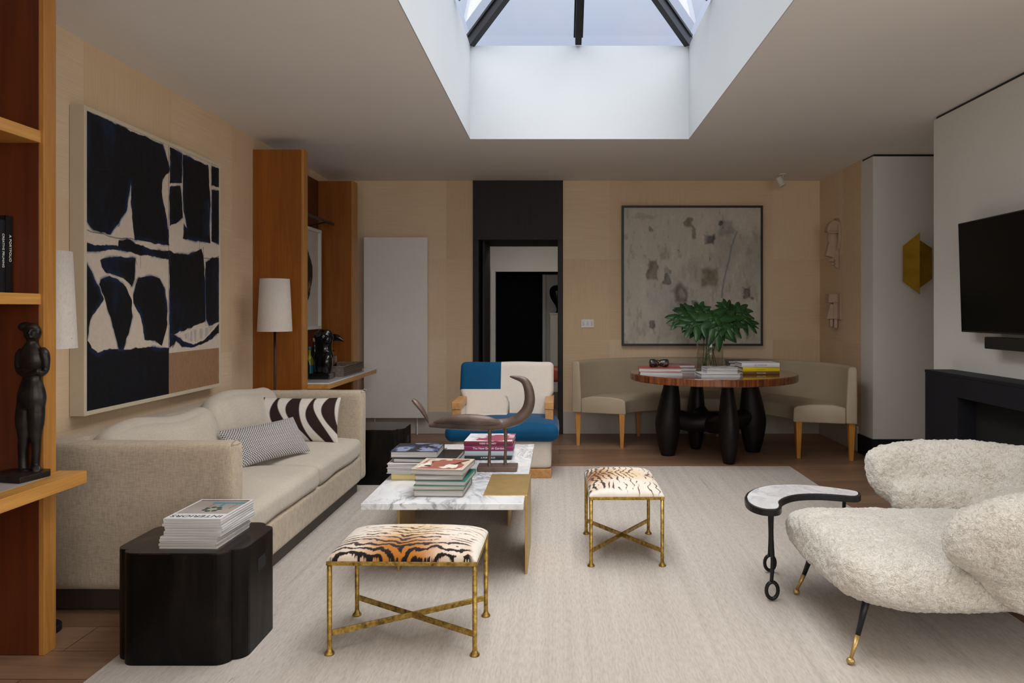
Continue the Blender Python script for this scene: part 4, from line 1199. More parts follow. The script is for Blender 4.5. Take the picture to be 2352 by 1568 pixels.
    img = lay(img, smooth(.0016, .0006, np.abs(Zg-zj))*.35, srgb('#6d6258'))
    pos = np.stack([np.full(U.shape, XF)+.0015*fbm(U*40, V*40, 2, 9), Yg, Zg], -1)
    grid_mesh('canvas', pos, img, M['paint'], t, world=True)
    bm = BM(); box(bm, LEFTX+.004, XF-.001, ya+.001, yb-.001, za+.001, zb-.001); finish('stretcher', bm, M['frame_c'], t, world=True)
M['frame_c'] = plain('cream_frame', srgb('#cbbfa8'), .5, var=.03)
world_frame_painting()

def back_painting():
    t = thing('grey_painting', 'square grey abstract painting with brown and dark smudges in black frame', 'painting', (1.41, BACK, 1.68))
    Yp = 7.905; a = at(1433, 477, Yp); b = at(1747, 789, Yp)
    x0, x1, z1, z0 = a.x, b.x, a.z, b.z
    fw = .022
    bm = BM(); box(bm, x0-fw, x0, 7.89, BACK-.002, z0-fw, z1+fw); box(bm, x1, x1+fw, 7.89, BACK-.002, z0-fw, z1+fw); box(bm, x0, x1, 7.89, BACK-.002, z0-fw, z0); box(bm, x0, x1, 7.89, BACK-.002, z1, z1+fw)
    finish('frame', bm, M['blackplastic'], t, world=True, bevel=.001)
    nx = ny = 320
    U, V = np.meshgrid(np.linspace(0, 1, nx), np.linspace(0, 1, ny))
    CX = 105+U*1110; CY = 85+V*1100
    n1 = fbm(U*4, V*4, 5, 3); n2 = fbm(U*14, V*5, 4, 13); n3 = fbm(U*40, V*14, 3, 23)
    img = np.ones(U.shape+(3,))*np.array(srgb('#bdb7aa'))
    img = lay(img, smooth(.45, .7, n1)*.6, srgb('#9d9a8e')); img = lay(img, smooth(.52, .75, n2)*.5, srgb('#ccc4b6'))
    img = lay(img, smooth(.62, .8, n3)*.4, srgb('#857f70')); img = lay(img, smooth(.55, .75, fbm(U*3+7, V*3, 3, 44))*.35, srgb('#9ba2a3'))
    img = lay(img, smooth(.35, .15, n3)*.35, srgb('#d2cabc'))
    wx = (fbm(U*18, V*18, 3, 50)-.5)*60; wy = (fbm(U*18+4, V*18, 3, 51)-.5)*60
    def blob(cx, cy, rx, ry, col, al, sq=False, ring=0):
        nonlocal img
        if sq: d = np.maximum(np.abs(CX+wx-cx)/rx, np.abs(CY+wy-cy)/ry)
        else: d = np.hypot((CX+wx-cx)/rx, (CY+wy-cy)/ry)
        m_ = smooth(1.15, .65, d)*(.65+.5*(n3-.3))
        if ring: m_ = m_*(1-ring*smooth(.6, .2, d))
        img = lay(img, np.clip(m_*al, 0, 1), srgb(col))
    blob(640, 200, 42, 50, '#4b4526', .85); blob(668, 280, 20, 55, '#3d3720', .8)
    blob(935, 245, 62, 68, '#56636c', .6, True, .9); blob(902, 208, 30, 24, '#1a1a26', .9); blob(935, 250, 30, 36, '#6e6658', .5)
    blob(797, 345, 48, 50, '#2c2a30', .9, True); blob(318, 270, 18, 24, '#4a4644', .7)
    blob(335, 580, 42, 85, '#564a30', .85, True); blob(332, 520, 44, 20, '#6a6a50', .4, True)
    blob(462, 590, 40, 35, '#5b6068', .6); blob(490, 605, 14, 22, '#4f6f96', .7); blob(455, 660, 30, 48, '#2b2a30', .9)
    blob(568, 775, 72, 92, '#4b4626', .9, False, .45); blob(800, 650, 72, 85, '#6a5335', .85, True, .2); blob(800, 640, 40, 50, '#3f3418', .5)
    blob(1098, 770, 36, 44, '#25232c', .92, True); blob(1145, 815, 16, 14, '#25232c', .7)
    blob(335, 1035, 34, 38, '#26252c', .92); blob(345, 1090, 12, 30, '#4a4a4e', .4); blob(684, 862, 24, 22, '#34363f', .8); blob(500, 1040, 28, 10, '#44404a', .6)
    blob(1022, 1080, 28, 80, '#54483f', .7, True); blob(1115, 1060, 24, 80, '#5d534a', .6); blob(795, 500, 5, 30, '#3c3a34', .7); blob(560, 440, 6, 16, '#4a4638', .6)
    for L_ in ([(1020, 280), (985, 390), (950, 540), (915, 680), (900, 810)],):
        d = np.full(U.shape, 999.)
        for p, q in zip(L_, L_[1:]): d = np.minimum(d, seg_dist(CX+wx*.2, CY, p[0], p[1], q[0], q[1]))
        img = lay(img, smooth(9, 3, d)*.65, srgb('#5d7186'))
    blob(265, 150, 110, 30, '#5f6b5d', .35); blob(440, 460, 60, 60, '#7d7c62', .3)
    pos = np.stack([x0+(x1-x0)*U, Yp-.004*fbm(U*50, V*20, 3, 9), z1-(z1-z0)*V], -1)
    grid_mesh('canvas', pos, img, M['paint'], t, world=True)
    bm = BM(); box(bm, x0+.001, x1-.001, Yp+.001, BACK-.003, z0+.001, z1-.001); finish('stretcher', bm, M['blackplastic'], t, world=True)
back_painting()

# framed print in the niche, leaning on the counter wall
def niche_print():
    t = thing('framed_print', 'white framed brown ink print hanging inside the amber wood niche', 'framed print', (-2.33, 6.77, 1.6))
    x = -2.34; ya, yb, za, zb = 6.2, 7.30, 1.13, 2.09
    bm = BM(); f = .03
    for a_ in ((ya, ya+f, za, zb), (yb-f, yb, za, zb), (ya+f, yb-f, za, za+f), (ya+f, yb-f, zb-f, zb)): box(bm, x-.038, x+.02, *a_)
    finish('frame', bm, M['offwhite'], t, world=True, bevel=.002)
    nx, ny = 220, 200
    U, V = np.meshgrid(np.linspace(0, 1, nx), np.linspace(0, 1, ny))
    img = np.ones(U.shape+(3,))*np.array(srgb('#c4bfb8'))
    wx = (fbm(U*9, V*9, 4, 2)-.5)*.1
    d = np.hypot((U+wx-.60)/.24, (V-.47)/.30); m_ = smooth(1.05, .95, d)*smooth(.30, .38, fbm(U*7, V*14, 3, 9)+.12)
    img = lay(img, m_, srgb('#2e1a12')); img = lay(img, m_*smooth(.6, .75, fbm(U*20, V*8, 3, 4)), srgb('#8a6a48'))
    pos = np.stack([np.full(U.shape, x-.005), ya+f+(yb-ya-2*f)*U, zb-f-(zb-za-2*f)*V], -1)
    grid_mesh('print', pos, img, M['paint'], t, world=True)
    bm = BM(); box(bm, x-.036, x-.0065, ya+f, yb-f, za+f, zb-f); finish('backing', bm, M['offwhite'], t, world=True)
niche_print()
pl_ = thing('picture_light', 'thin black picture light on two arms above the framed print', 'picture light', (-2.37, 6.8, 2.2))
bm = BM(); bar(bm, (-2.20, 6.20, 2.15), (-2.20, 7.28, 2.15), .018, .022); finish('lamp_bar', bm, M['blackmetal'], pl_, world=True, bevel=.002)
for y in (6.5, 7.05):
    bm = BM(); bar(bm, (-2.379, y, 2.10), (-2.205, y, 2.142), .010, .012); finish('arm', bm, M['blackmetal'], pl_, world=True)

# ================================================================ books
PAGES = plain('book_pages', srgb('#b9b5b0'), .8, var=.05, vscale=30)
m, t_, b_ = newmat('paper_block'); M['pages'] = m
v = coords(t_, (4, 4, 900)); n = noise_n(t_, v, 1, 2); r = ramp(t_, n.outputs[0], [(.35, srgb('#8f8b88')), (.6, srgb('#cfccc8'))])
t_.links.new(r.outputs[0], b_.inputs['Base Color']); b_.inputs['Roughness'].default_value = .8
COV = {}
def cover_mat(hexc, rough=.38):
    k = (hexc, rough)
    if k not in COV: COV[k] = plain('book_cloth_'+hexc.strip('#'), srgb(hexc), rough, var=.05, vscale=8)
    return COV[k]
W_TXT = plain('white_lettering', srgb('#e6e2dc'), .6, var=0); B_TXT = plain('black_lettering', (.01, .01, .01), .6, var=0); G_TXT = plain('grey_lettering', srgb('#8a8a8a'), .6, var=0)
def book(label, c, L_, D_, T_, rz=0, cover='#cccccc', spine_front=True, art=None, title=None, tsize=.014, tcol=None, group=None, upright=None, tsx=1, cat='book'):
    """c = centre of the base; L_ along the spine (local x); spine on local -y; rz turns it"""
    t = thing('book', label, cat, c, rz if spine_front else rz+PI, group)
    mt = cover_mat(cover); th = min(.0028, T_*.16)
    bm = BM(); box(bm, -L_/2, L_/2, -D_/2, D_/2, 0, th); box(bm, -L_/2, L_/2, -D_/2, D_/2, T_-th, T_)
    # rounded spine
    k = 6; pr = [(-D_/2-.35*th-.0025*math.sin(PI*i/k), T_*i/k) for i in range(k+1)]+[(-D_/2+th, T_), (-D_/2+th, 0)]
    prism(bm, pr, -L_/2, L_/2, 'x')
    cv = finish('cover', bm, mt, t)
    bm = BM(); box(bm, -L_/2+.004, L_/2-.004, -D_/2+th, D_/2-.004, th, T_-th); finish('pages', bm, M['pages'], t)
    if art:
        flat_print('cover_print', (-L_/2+.001, D_/2-.001, T_+.0003), (L_-.002, 0, 0), (0, -(D_-.002), 0), art, 90, 70, M['print'], cv)
    if title:
        text('spine_title', title, tsize, tcol or W_TXT, cv, (0, -D_/2-.35*th-.0032, T_/2), (PI/2, 0, 0), sx=tsx)
    if upright:
        t.rotation_euler = upright
    return t
def art_blotch(c0, cols, seed, sc=3, thr=.5, border=None):
    def fn(U, V):
        img = np.ones(U.shape+(3,))*np.array(srgb(c0))
        for i, c in enumerate(cols):
            img = lay(img, smooth(thr, thr+.04, fbm(U*sc+i*7, V*sc+i*3, 3, seed+i*11)), srgb(c))
        if border:
            e = np.minimum(np.minimum(U, 1-U), np.minimum(V, 1-V)); img = lay(img, (e < .07).astype(float), srgb(border))
        return img
    return fn
# -- stack at the far right of the coffee table (under the bird's view line)
z = CT+.002
gA = None
ax, ay = -.43, 4.70
for lab, T_, L_, D_, cov, rz, tt, ts, tc_, dx, ar in (
    ('book with black spine lettered A PORTFOLIO, lowest under the magenta book', .024, .285, .29, '#15171c', 2, 'A PORTFOLIO', .014, W_TXT, -.008, None),
    ('pale grey book between the magenta and the black portfolio books', .028, .292, .29, '#a3adb2', 1, None, 0, None, 0, None),
    ('magenta book lettered The New English Garden in the coffee table stack', .032, .298, .29, '#7c1850', 0, 'The New English Garden', .019, W_TXT, 0, None),
    ('maroon spined book with pink-white cover, topmost beside the bird sculpture', .026, .295, .29, '#6a1730', -1.5, 'VEERE GRENNEY', .014, W_TXT, .0, art_blotch('#cfc9cc', ['#c4a4ae', '#e4dfe2', '#9d4a5c'], 3, 3, .55))):
    book(lab, (ax+dx, ay, z), L_, D_, T_, math.radians(rz), cov, True, ar, tt, ts, tc_, gA, tsx=1.0); z += T_+.0006
# -- back left stack
z = CT+.002; bx, by = -.775, 4.16
for lab, T_, L_, D_, cov, rz, dx, dy, spf, ar in (
    ('straw yellow paperback at the very bottom of the left coffee table stack', .034, .25, .30, '#cdb77e', 0, 0, 0, True, None),
    ('white book lying on the straw yellow one, left stack', .030, .30, .32, '#b9babc', -2, .005, .0, False, None),
    ('thin white jacketed book just under the charcoal book, left stack', .022, .30, .31, '#cfcdca', 1, .0, .01, False, None),
    ('wide charcoal book under the blue one in the left coffee table stack', .024, .34, .27, '#17191e', -3, .055, .0, False, art_blotch('#181b20', ['#20242a'], 9)),
    ('thick book with blue black cover, topmost of the left coffee table stack', .036, .255, .25, '#1b2233', 0, -.01, .0, False, art_blotch('#10131f', ['#3c4a6e', '#7f8aa6', '#1a1d2c'], 21, 4, .54))):
    book(lab, (bx+dx, by, z), L_, D_, T_, math.radians(rz), cov, spf, ar, None, .01, None, None); z += T_+.0006
book('white and black book lying behind the charcoal one near the brass corner', (-.715, 4.50, CT+.002), .20, .25, .05, math.radians(-6), '#c9c6c2', False, None)
# -- front stack
z = CT+.002; fx, fy = -.585, 3.79
for lab, T_, L_, D_, cov, rz, dx, dy, spf, ar in (
    ('grey book at the very bottom of the front coffee table stack', .030, .245, .29, '#77736f', -2, .0, 0, False, None),
    ('book with pale green cover edge in the front stack', .022, .25, .29, '#6a8a66', -1, .0, 0.002, False, None),
    ('teal spined book in the middle of the front coffee table stack', .024, .25, .29, '#1f6a60', -4, .012, .0, False, None),
    ('grey white book under the illustrated one, front stack', .026, .235, .28, '#5c5652', -1, .0, 0, False, None),
    ('book with cream and brown photo cover, topmost of the front stack', .026, .26, .28, '#8d8478', -6, .0, 0, False, art_blotch('#c9b8a4', ['#7b4a3a', '#3d2a24', '#e3dccf', '#9b5d50'], 33, 3.2, .56, '#c9bca9'))):
    book(lab, (fx+dx, fy+dy, z), L_, D_, T_, math.radians(rz), cov, spf, ar, None, .01, None, None); z += T_+.0006

# -- magazine pile on the near block table
def magazine(label, c, rz, T_, art=False, tone='#d8d8da'):
    t = thing('magazine', label, 'magazine', c, rz, 'magazines piled on the near block table')
    L_, D_ = .215, .285
    bm = BM()
    box(bm, -L_/2, L_/2, -D_/2, D_/2, T_-.0007, T_); box(bm, -L_/2, L_/2, -D_/2, D_/2, 0, .0007); box(bm, -L_/2, -L_/2+.0012, -D_/2, D_/2, .0007, T_-.0007)
    cv = finish('cover', bm, cover_mat(tone, .3), t)
    bm = BM(); box(bm, -L_/2+.0013, L_/2-.001, -D_/2+.001, D_/2-.001, .0008, T_-.0008); finish('pages', bm, M['pages'], t)
    return t, cv
tones = ['#b7b1a8', '#c9c5bf', '#cfccc8', '#b5b2b0', '#d9dade', '#aeb4bc', '#d6d6da', '#c2c8d0', '#d4d5da', '#dddee2', '#c9cbd2', '#e6e6ea']
z = RUG+.41+.0003
random.seed(3)
where = ['lowest of the pile', 'second from the bottom', 'third from the bottom', 'fourth from the bottom', 'fifth from the bottom', 'sixth from the bottom', 'sixth from the top', 'fifth from the top', 'fourth from the top', 'third from the top', 'second from the top']
for i, tn in enumerate(tones):
    T_ = .0078+.002*random.random()
    off = (-.010 if i < 5 else .006)
    rz_ = math.radians(-1+random.uniform(-1.5, 1.5))
    last = i == len(tones)-1
    lab = 'topmost magazine with a teal table photo and upside-down INTERIORS title' if last else 'magazine in the pile on the black block, '+where[i]
    mg, cv = magazine(lab, (-1.365+off+random.uniform(-.003, .003), 2.915+random.uniform(-.004, .004), z), rz_, T_, last, tn)
    if last:
        def art(U, V):
            # V=0 is the far edge; seen upside down
            img = np.ones(U.shape+(3,))*np.array(srgb('#a8a29c'))
            img = lay(img, smooth(.62, .3, V)*.6, srgb('#8a8078'))
            img = lay(img, (V < .08).astype(float), srgb('#6a4a3a'))
            img = lay(img, ((V > .16) & (V < .25) & (U > .35)).astype(float)*.9, srgb('#1a7f93'))
            img = lay(img, ((V > .25) & (V < .40) & (np.abs(U-.60) < .03)).astype(float)*.9, srgb('#1a7f93'))
            for xx in (.42, .85): img = lay(img, ((V > .26) & (V < .50) & (np.abs(U-xx+(V-.26)*.1) < .008)).astype(float), srgb('#6a4a30'))
            for k in range(7):
                a = k*2*PI/7; img = lay(img, smooth(.055, .045, np.hypot((U-.55-.13*math.cos(a)), (V-.53-.10*math.sin(a))*1.3)), srgb('#16392f'))
            e = np.minimum(np.minimum(U, 1-U), V); img = lay(img, (e < .03).astype(float), srgb('#e4e4e6'))
            img = lay(img, (V > .76).astype(float), srgb('#e4e4e8'))
            return img
        flat_print('cover_print', (-.1065, .1415, T_+.0003), (.213, 0, 0), (0, -.283, 0), art, 110, 140, M['print'], cv)
        text('cover_title', 'INTERIORS', .040, B_TXT, cv, (.0, -.108, T_+.0006), (0, 0, PI), sx=1.0)
    z += T_+.0004

# -- books on the bookcase shelf, spines to the room
yb_ = 2.815
for lab, wd, h_, d_, cov, tt, ts, tcl in (
    ('black book lettered A PORTFOLIO standing against the bookcase side', .036, .290, .24, '#0b0c0f', 'A PORTFOLIO', .016, W_TXT),
    ('blue black book lettered CREATIVE PRUNING standing on the bookcase shelf', .030, .272, .23, '#10171e', 'CREATIVE PRUNING', .014, W_TXT),
    ('dark teal book standing leftmost of the shelf books in view', .030, .275, .23, '#15292c', 'GARDENS', .014, W_TXT)):
    y = yb_-wd/2
    t = thing('book', lab, 'book', (-2.06, y, 1.3675), 0)
    bm = BM(); box(bm, -d_, 0, -wd/2, -wd/2+.0025, 0, h_); box(bm, -d_, 0, wd/2-.0025, wd/2, 0, h_); prism(bm, [(0, -wd/2), (.003, 0), (0, wd/2), (-.003, wd/2), (-.003, -wd/2)], 0, h_)
    cv = finish('cover', bm, cover_mat(cov, .35), t)
    bm = BM(); box(bm, -d_+.004, -.0035, -wd/2+.003, wd/2-.003, .003, h_-.004); finish('pages', bm, M['pages'], t)
    text('spine_title', tt, ts, tcl, cv, (.0042, 0, h_*.58), (0, PI/2, 0), sx=1.0)
    yb_ = y-wd/2-.002

# -- round table books
RZ = TH+.0005
def rb(lab, px0, px1, py, T_, D_, cov, z, rz=0, spf=False, ar=None, tt=None, ts=.012, tc_=None, tsx=1):
    Yd = F*(CH-z)/(py-VY) if z < CH else 6.5
    a = (px0-VX)*Yd/F; b = (px1-VX)*Yd/F
    return book(lab, ((a+b)/2, Yd+D_/2, z), b-a, D_, T_, math.radians(rz), cov, spf, ar, tt, ts, tc_, None, tsx=tsx)
def stackbooks(items, cx, cy):
    z = RZ
    for lab, L_, D_, T_, cov, rz, dx, spf, ar, tt, ts, tcx in items:
        book(lab, (cx+dx, cy, z), L_, D_, T_, math.radians(rz), cov, spf, ar, tt, ts, tcx); z += T_+.0005
    return z
zl = stackbooks([
    ('white book lowest of the left stack on the round table', .37, .27, .026, '#b9bcc2', -3, .0, False, None, None, 0, None),
    ('flat book with red cover under the marble object, round table', .37, .27, .030, '#a8423a', -5, -.005, False, art_blotch('#9a3b34', ['#a24238'], 5), None, 0, None)], .895, 6.62)
stackbooks([
    ('dark grey book at the bottom behind the marble object on round table', .30, .24, .030, '#5d5f66', 4, 0, False, None, None, 0, None),
    ('book with red edged cover lying behind the marble object', .30, .24, .026, '#8f4040', 2, -.01, False, art_blotch('#6b6260', ['#8d8580', '#4c4845'], 8), None, 0, None)], 1.11, 7.0)
stackbooks([
    ('wide white book lowest of the small middle stack on the round table', .335, .25, .024, '#c9cbd0', 2, .0, False, None, None, 0, None),
    ('white book in the middle stack under the sketch cover', .265, .22, .030, '#c3c6cc', 0, .02, False, None, None, 0, None),
    ('white book with grey sketch cover, topmost in front of the vase', .262, .22, .018, '#c9cbd0', 1, .02, False, art_blotch('#a7a7a4', ['#c9c9c9', '#77776f'], 12, 5), None, 0, None)], 1.36, 6.42)
stackbooks([
    ('brown spined book lowest of the right stack on the round table', .325, .25, .028, '#6b4524', 4, .0, True, None, 'Fashion & design', .012, W_TXT),
    ('bright yellow spined book in the middle of the right stack', .325, .25, .036, '#d2b800', 3, .002, True, None, 'Travail artisan', .012, cover_mat('#a08a10')),
    ('white book lettered LE MAISON, topmost of the right stack', .33, .26, .036, '#cfd0d2', 1, .0, True, None, 'LE MAISON', .022, G_TXT)], 1.75, 6.62)
stackbooks([
    ('black book lowest of the dark stack behind the glass vase', .20, .25, .034, '#191a1e', -6, 0, False, None, None, 0, None),
    ('charcoal book in the dark stack behind the vase', .20, .25, .034, '#2b2c31', -3, 0, False, None, None, 0, None),
    ('grey topped book, uppermost of the dark stack behind the vase', .22, .25, .020, '#45464b', -4, 0, False, None, None, 0, None)], 1.70, 7.08)
# marble dumb-bell object
m, t_, b_ = newmat('dark_veined_marble'); v = coords(t_, (22, 22, 22)); n = noise_n(t_, v, 1, 6, .6, 2)
r = ramp(t_, n.outputs[0], [(.46, (.012, .011, .012)), (.56, (.05, .045, .045)), (.66, srgb('#b58a6c'))]); t_.links.new(r.outputs[0], b_.inputs['Base Color']); b_.inputs['Roughness'].default_value = .15
bm = BM(); tube(bm, [(-.088, 0, .036, .012), (-.080, 0, .036, .033), (-.05, 0, .036, .036), (-.012, 0, .036, .032), (.0, 0, .036, .024), (.014, 0, .036, .031), (.05, 0, .036, .036), (.078, 0, .036, .032), (.088, 0, .036, .012)], n=24, k=5)
o = finish('marble_ornament', bm, m, None, smooth=True); o.location = (.885, 6.61, zl+.0005); tag(o, 'dark veined marble dumbbell-shaped ornament on the red book, round table', 'ornament')

# ================================================================ vase with philodendron leaves
vx, vy = at(1630.5, 800, 7.0).x, 7.0
va = thing('glass_vase', 'clear glass cylinder vase half full of water on the round table', 'vase', (vx, vy, TH+.0005))
R_ = .124; HV = .40
bm = BM(); lathe(bm, [(R_*.5, 0), (R_-.004, 0), (R_, .006), (R_, HV-.003), (R_-.002, HV), (R_-.005, HV-.003), (R_-.006, .022), (R_*.5, .016)], n=64); finish('glass', bm, M['vase'], va, smooth=True)
bm = BM(); lathe(bm, [(.01, .024), (R_-.008, .024), (R_-.008, .192), (.01, .192)], n=64); finish('water', bm, M['water'], va, smooth=False)
lf_root = thing('philodendron_cutting', 'bunch of dark green split philodendron leaves standing in the glass vase', 'leaves', (vx, vy, TH+.2))
def leaf(px0, py0, px1, py1, dy0, dy1, wid, lobes, seed, face=0.0):
    a = at(px0, py0, 7.0+dy0); b = at(px1, py1, 7.0+dy1)
    ax = (b-a); Ln = ax.length; ax.normalize()
    up = Vector((0.15*math.sin(seed), -.75+face, .66)); side = ax.cross(up).normalized(); nrm = side.cross(ax).normalized()
    if nrm.y > 0: nrm = -nrm
    bm = BM(); rnd = random.Random(seed)
    def P_(u, w_):      # u along the midrib, w across (metres); the blade arches and droops
        rr = math.hypot(u/Ln-.35, w_/max(wid, .01)*1.1)
        p = a+ax*u+side*w_+nrm*(.03*Ln-.16*Ln*rr*rr+.10*abs(w_))
        p.z -= .12*Ln*rr*rr
        return p
    def strip(p0, d0, ln, wd_, curl):
        prev = None; u, w_ = p0; ang = d0; n_ = 9
        for i in range(n_+1):
            t_ = i/n_
            hw = wd_*.5*(math.sin(PI*min(1, .30+.70*t_))**.5 if t_ < .999 else .02)*(1-.25*t_)
            nx_, ny_ = -math.sin(ang), math.cos(ang)
            c_ = P_(u, w_)+nrm*(-.0035); l_ = P_(u+nx_*hw, w_+ny_*hw); r_ = P_(u-nx_*hw, w_-ny_*hw)
            row = [bm.verts.new(l_), bm.verts.new(c_), bm.verts.new(r_)]
            if prev:
                bm.faces.new((prev[0], prev[1], row[1], row[0])); bm.faces.new((prev[1], prev[2], row[2], row[1]))
            prev = row; u += math.cos(ang)*ln/n_; w_ += math.sin(ang)*ln/n_; ang += curl/n_
    strip((0.0, 0), 0, Ln, wid*.34, 0)
    nl = 4
    for s__ in (-1, 1):
        for q_ in range(nl):
            t_ = q_/(nl-1)
            u0 = Ln*(.10+.56*t_); d_ = s__*math.radians(118-70*t_+rnd.uniform(-6, 6)); l__ = wid*(.50+.26*math.sin(PI*(t_*.8+.15)))*rnd.uniform(.92, 1.08)
            strip((u0, 0), d_, l__, wid*.37*(1-.15*t_), -s__*.55)
    o = finish('leaf', bm, M['leaf'], lf_root, world=True, smooth=True)
    s = o.modifiers.new('s', 'SOLIDIFY'); s.thickness = .0012
    # stem
    bm = BM(); base = Vector((vx+rnd.uniform(-.07, .07), vy+rnd.uniform(-.06, .06), TH+.03)); g = a.copy()
    rim = Vector((vx, vy, TH+.37)).lerp(Vector((g.x, g.y, TH+.37)), .35)
    rim.x = max(vx-.09, min(vx+.09, rim.x))
    tube(bm, [(*base, .0035), (*rim, .0035), (*(g-nrm*.012), .0032)], n=8, k=6)
    finish('stem', bm, M['stem'], lf_root, world=True, smooth=True)
C3 = lambda x, y: (1400+x/3.485, 450+y/3.485)
for (x0, y0, x1, y1, d0, d1, wd, lb, sd, fc) in (
    (745, 925, 450, 1000, .02, -.05, .24, 8, 1, 0), (780, 985, 575, 1060, -.06, -.14, .26, 8, 2, .1), (690, 960, 765, 865, .05, .08, .18, 6, 3, .2), (640, 940, 560, 880, .08, .12, .17, 6, 13, .2),
    (820, 950, 925, 1150, -.08, -.16, .30, 9, 4, .15), (900, 1000, 1030, 1045, -.05, -.10, .26, 8, 5, .1), (960, 960, 1200, 1045, .03, 0, .20, 9, 6, 0), (1000, 930, 1110, 930, .06, .05, .22, 8, 7, .1), (960, 950, 900, 835, .05, .08, .18, 7, 8, .2),
    (700, 1040, 690, 1105, .0, -.03, .16, 6, 9, .1), (760, 960, 790, 1010, .1, .12, .20, 6, 10, .1)):
    leaf(*C3(x0, y0), *C3(x1, y1), d0, d1, wd, lb, sd, fc)

# ================================================================ pillows
def pillow(name, label, L_, H_, T_, fn, mat, loc, rot, fringe=False):
    nx, ny = 240, 160
    U, V = np.meshgrid(np.linspace(-1, 1, nx), np.linspace(-1, 1, ny))
    pinch = 1-.07*(np.abs(U)**2)*(1-np.abs(V)**2)*0
    prof = (np.clip(1-np.abs(U)**2.6, 0, 1)**.55)*(np.clip(1-np.abs(V)**2.2, 0, 1)**.6)
    X = U*L_/2*(1-.035*(1-V*V)); Z = V*H_/2*(1-.09*(1-U*U))
    Yt = T_/2*prof*(1+.12*(fbm(U*2+4, V*2+3, 3, 5)-.5))
    t = thing(name, label, 'cushion', loc)
    R = Matrix.Rotation(rot[2], 3, 'Z') @ Matrix.Rotation(rot[0], 3, 'X') @ Matrix.Rotation(rot[1], 3, 'Y')
    Rn = np.array(R)
    col = fn(U, V)
    f = np.stack([X, -Yt, Z], -1) @ Rn.T; bk_ = np.stack([X, Yt, Z], -1) @ Rn.T
    grid_mesh('front_panel', f, col, mat, t)
    grid_mesh('back_panel', bk_[:, ::-1], col[:, ::-1], mat, t)
    return t
def stripes(U, V):
    img = np.ones(U.shape+(3,))*np.array(srgb('#c9c0b8'))
    # long tapering leaf-like bands leaning over
    for i, c in enumerate(np.linspace(-1.30, 1.15, 8)):
        x = U-(c+.36*np.sin((V+.9)*1.15)*-1)*1.0
        w_ = .030+.105*np.clip(np.cos((V-(.35 if i % 2 else -.35))*1.25), 0, 1)**1.6
        img = lay(img, smooth(.012, -.012, np.abs(x)-w_), srgb('#2b1b1a'))
    return lay(img, (U < -.86).astype(float), srgb('#2b1b1a'))
def nett(U, V):
    img = np.ones(U.shape+(3,))*np.array(srgb('#c8c4c2'))
    A_, B_ = U*17.0, V*8.5
    r_ = np.mod(np.floor(B_), 2)*.5
    d = np.abs(np.sin(PI*(A_)*1.0))*np.abs(np.sin(PI*B_)) ; d2 = np.abs(np.sin(PI*(A_+.5)))*np.abs(np.sin(PI*(B_+.5)))
    return lay(img, smooth(.66, .54, np.maximum(d, d2)), srgb('#1a1a20'))
PW = math.radians
pillow('striped_cushion', 'white lumbar cushion with curving dark brown stripes at far end of sofa', .66, .31, .14, stripes, M['stripe'], (-1.80, 4.955, .585), (PW(-20), PW(3), PW(14)))
pillow('dotted_cushion', 'small black and white net patterned cushion leaning before the striped cushion', .53, .25, .11, nett, M['stripe'], (-1.72, 4.39, .535), (PW(-36), PW(-2), PW(60)))

# ================================================================ sculptures
# bird on the coffee table
bd = thing('bird_sculpture', 'brown bronze long-necked bird sculpture on a small plinth on coffee table', 'sculpture', (-.35, 4.3, CT+.002))
bm = BM(); box(bm, -.465, -.238, 4.215, 4.345, CT+.002, CT+.026); finish('plinth', bm, M['bronze'], bd, world=True, bevel=.003)
YB = 4.28
def B3(cx, cy, r, dy=0):    # crop 4 pixel -> world
    p = at(820+cx/2.85, 780+cy/2.85, YB+dy); return (p.x, p.y, p.z, r)
bm = BM()
tube(bm, [B3(470, 562, .010), B3(520, 556, .020), B3(620, 552, .030), B3(740, 552, .036), B3(860, 556, .035), B3(940, 552, .032), B3(1000, 540, .030), B3(1060, 515, .032), B3(1110, 465, .033), B3(1130, 400, .031), B3(1125, 330, .028), B3(1105, 280, .024), B3(1075, 258, .018), B3(1030, 246, .011), B3(998, 240, .004)], n=24, k=8, up=(0, 1, 0), flat=1.0)
tube(bm, [B3(500, 542, .006, -.03), B3(600, 522, .022, -.035), B3(720, 520, .030, -.04), B3(850, 530, .028, -.035), B3(950, 548, .010, -.02)], n=16, k=6)
tube(bm, [B3(500, 542, .006, .03), B3(600, 524, .022, .035), B3(720, 524, .030, .04), B3(850, 534, .028, .035), B3(950, 548, .010, .02)], n=16, k=6)
finish('body', bm, M['bronze'], bd, world=True, remesh=.0045, smoothmod=3)
bm = BM(); tube(bm, [B3(468, 545, .007), B3(450, 500, .022), B3(420, 450, .030), B3(385, 410, .030), B3(364, 392, .020)], n=16, k=6, flat=.45, up=(0, 1, 0)); finish('tail_feather', bm, M['bronze'], bd, world=True, smooth=True)
for cx, dy in ((868, -.012), (972, .012)):
    p0 = B3(cx, 575, .011, dy); bm = BM(); tube(bm, [(p0[0], p0[1], CT+.024, .013), (p0[0]-.002, p0[1], CT+.05, .009), (p0[0]+.001, p0[1], (CT+p0[2])/2+.02, .0085), (p0[0], p0[1], p0[2]+.02, .013)], n=12); finish('leg', bm, M['bronze'], bd, world=True, smooth=True)

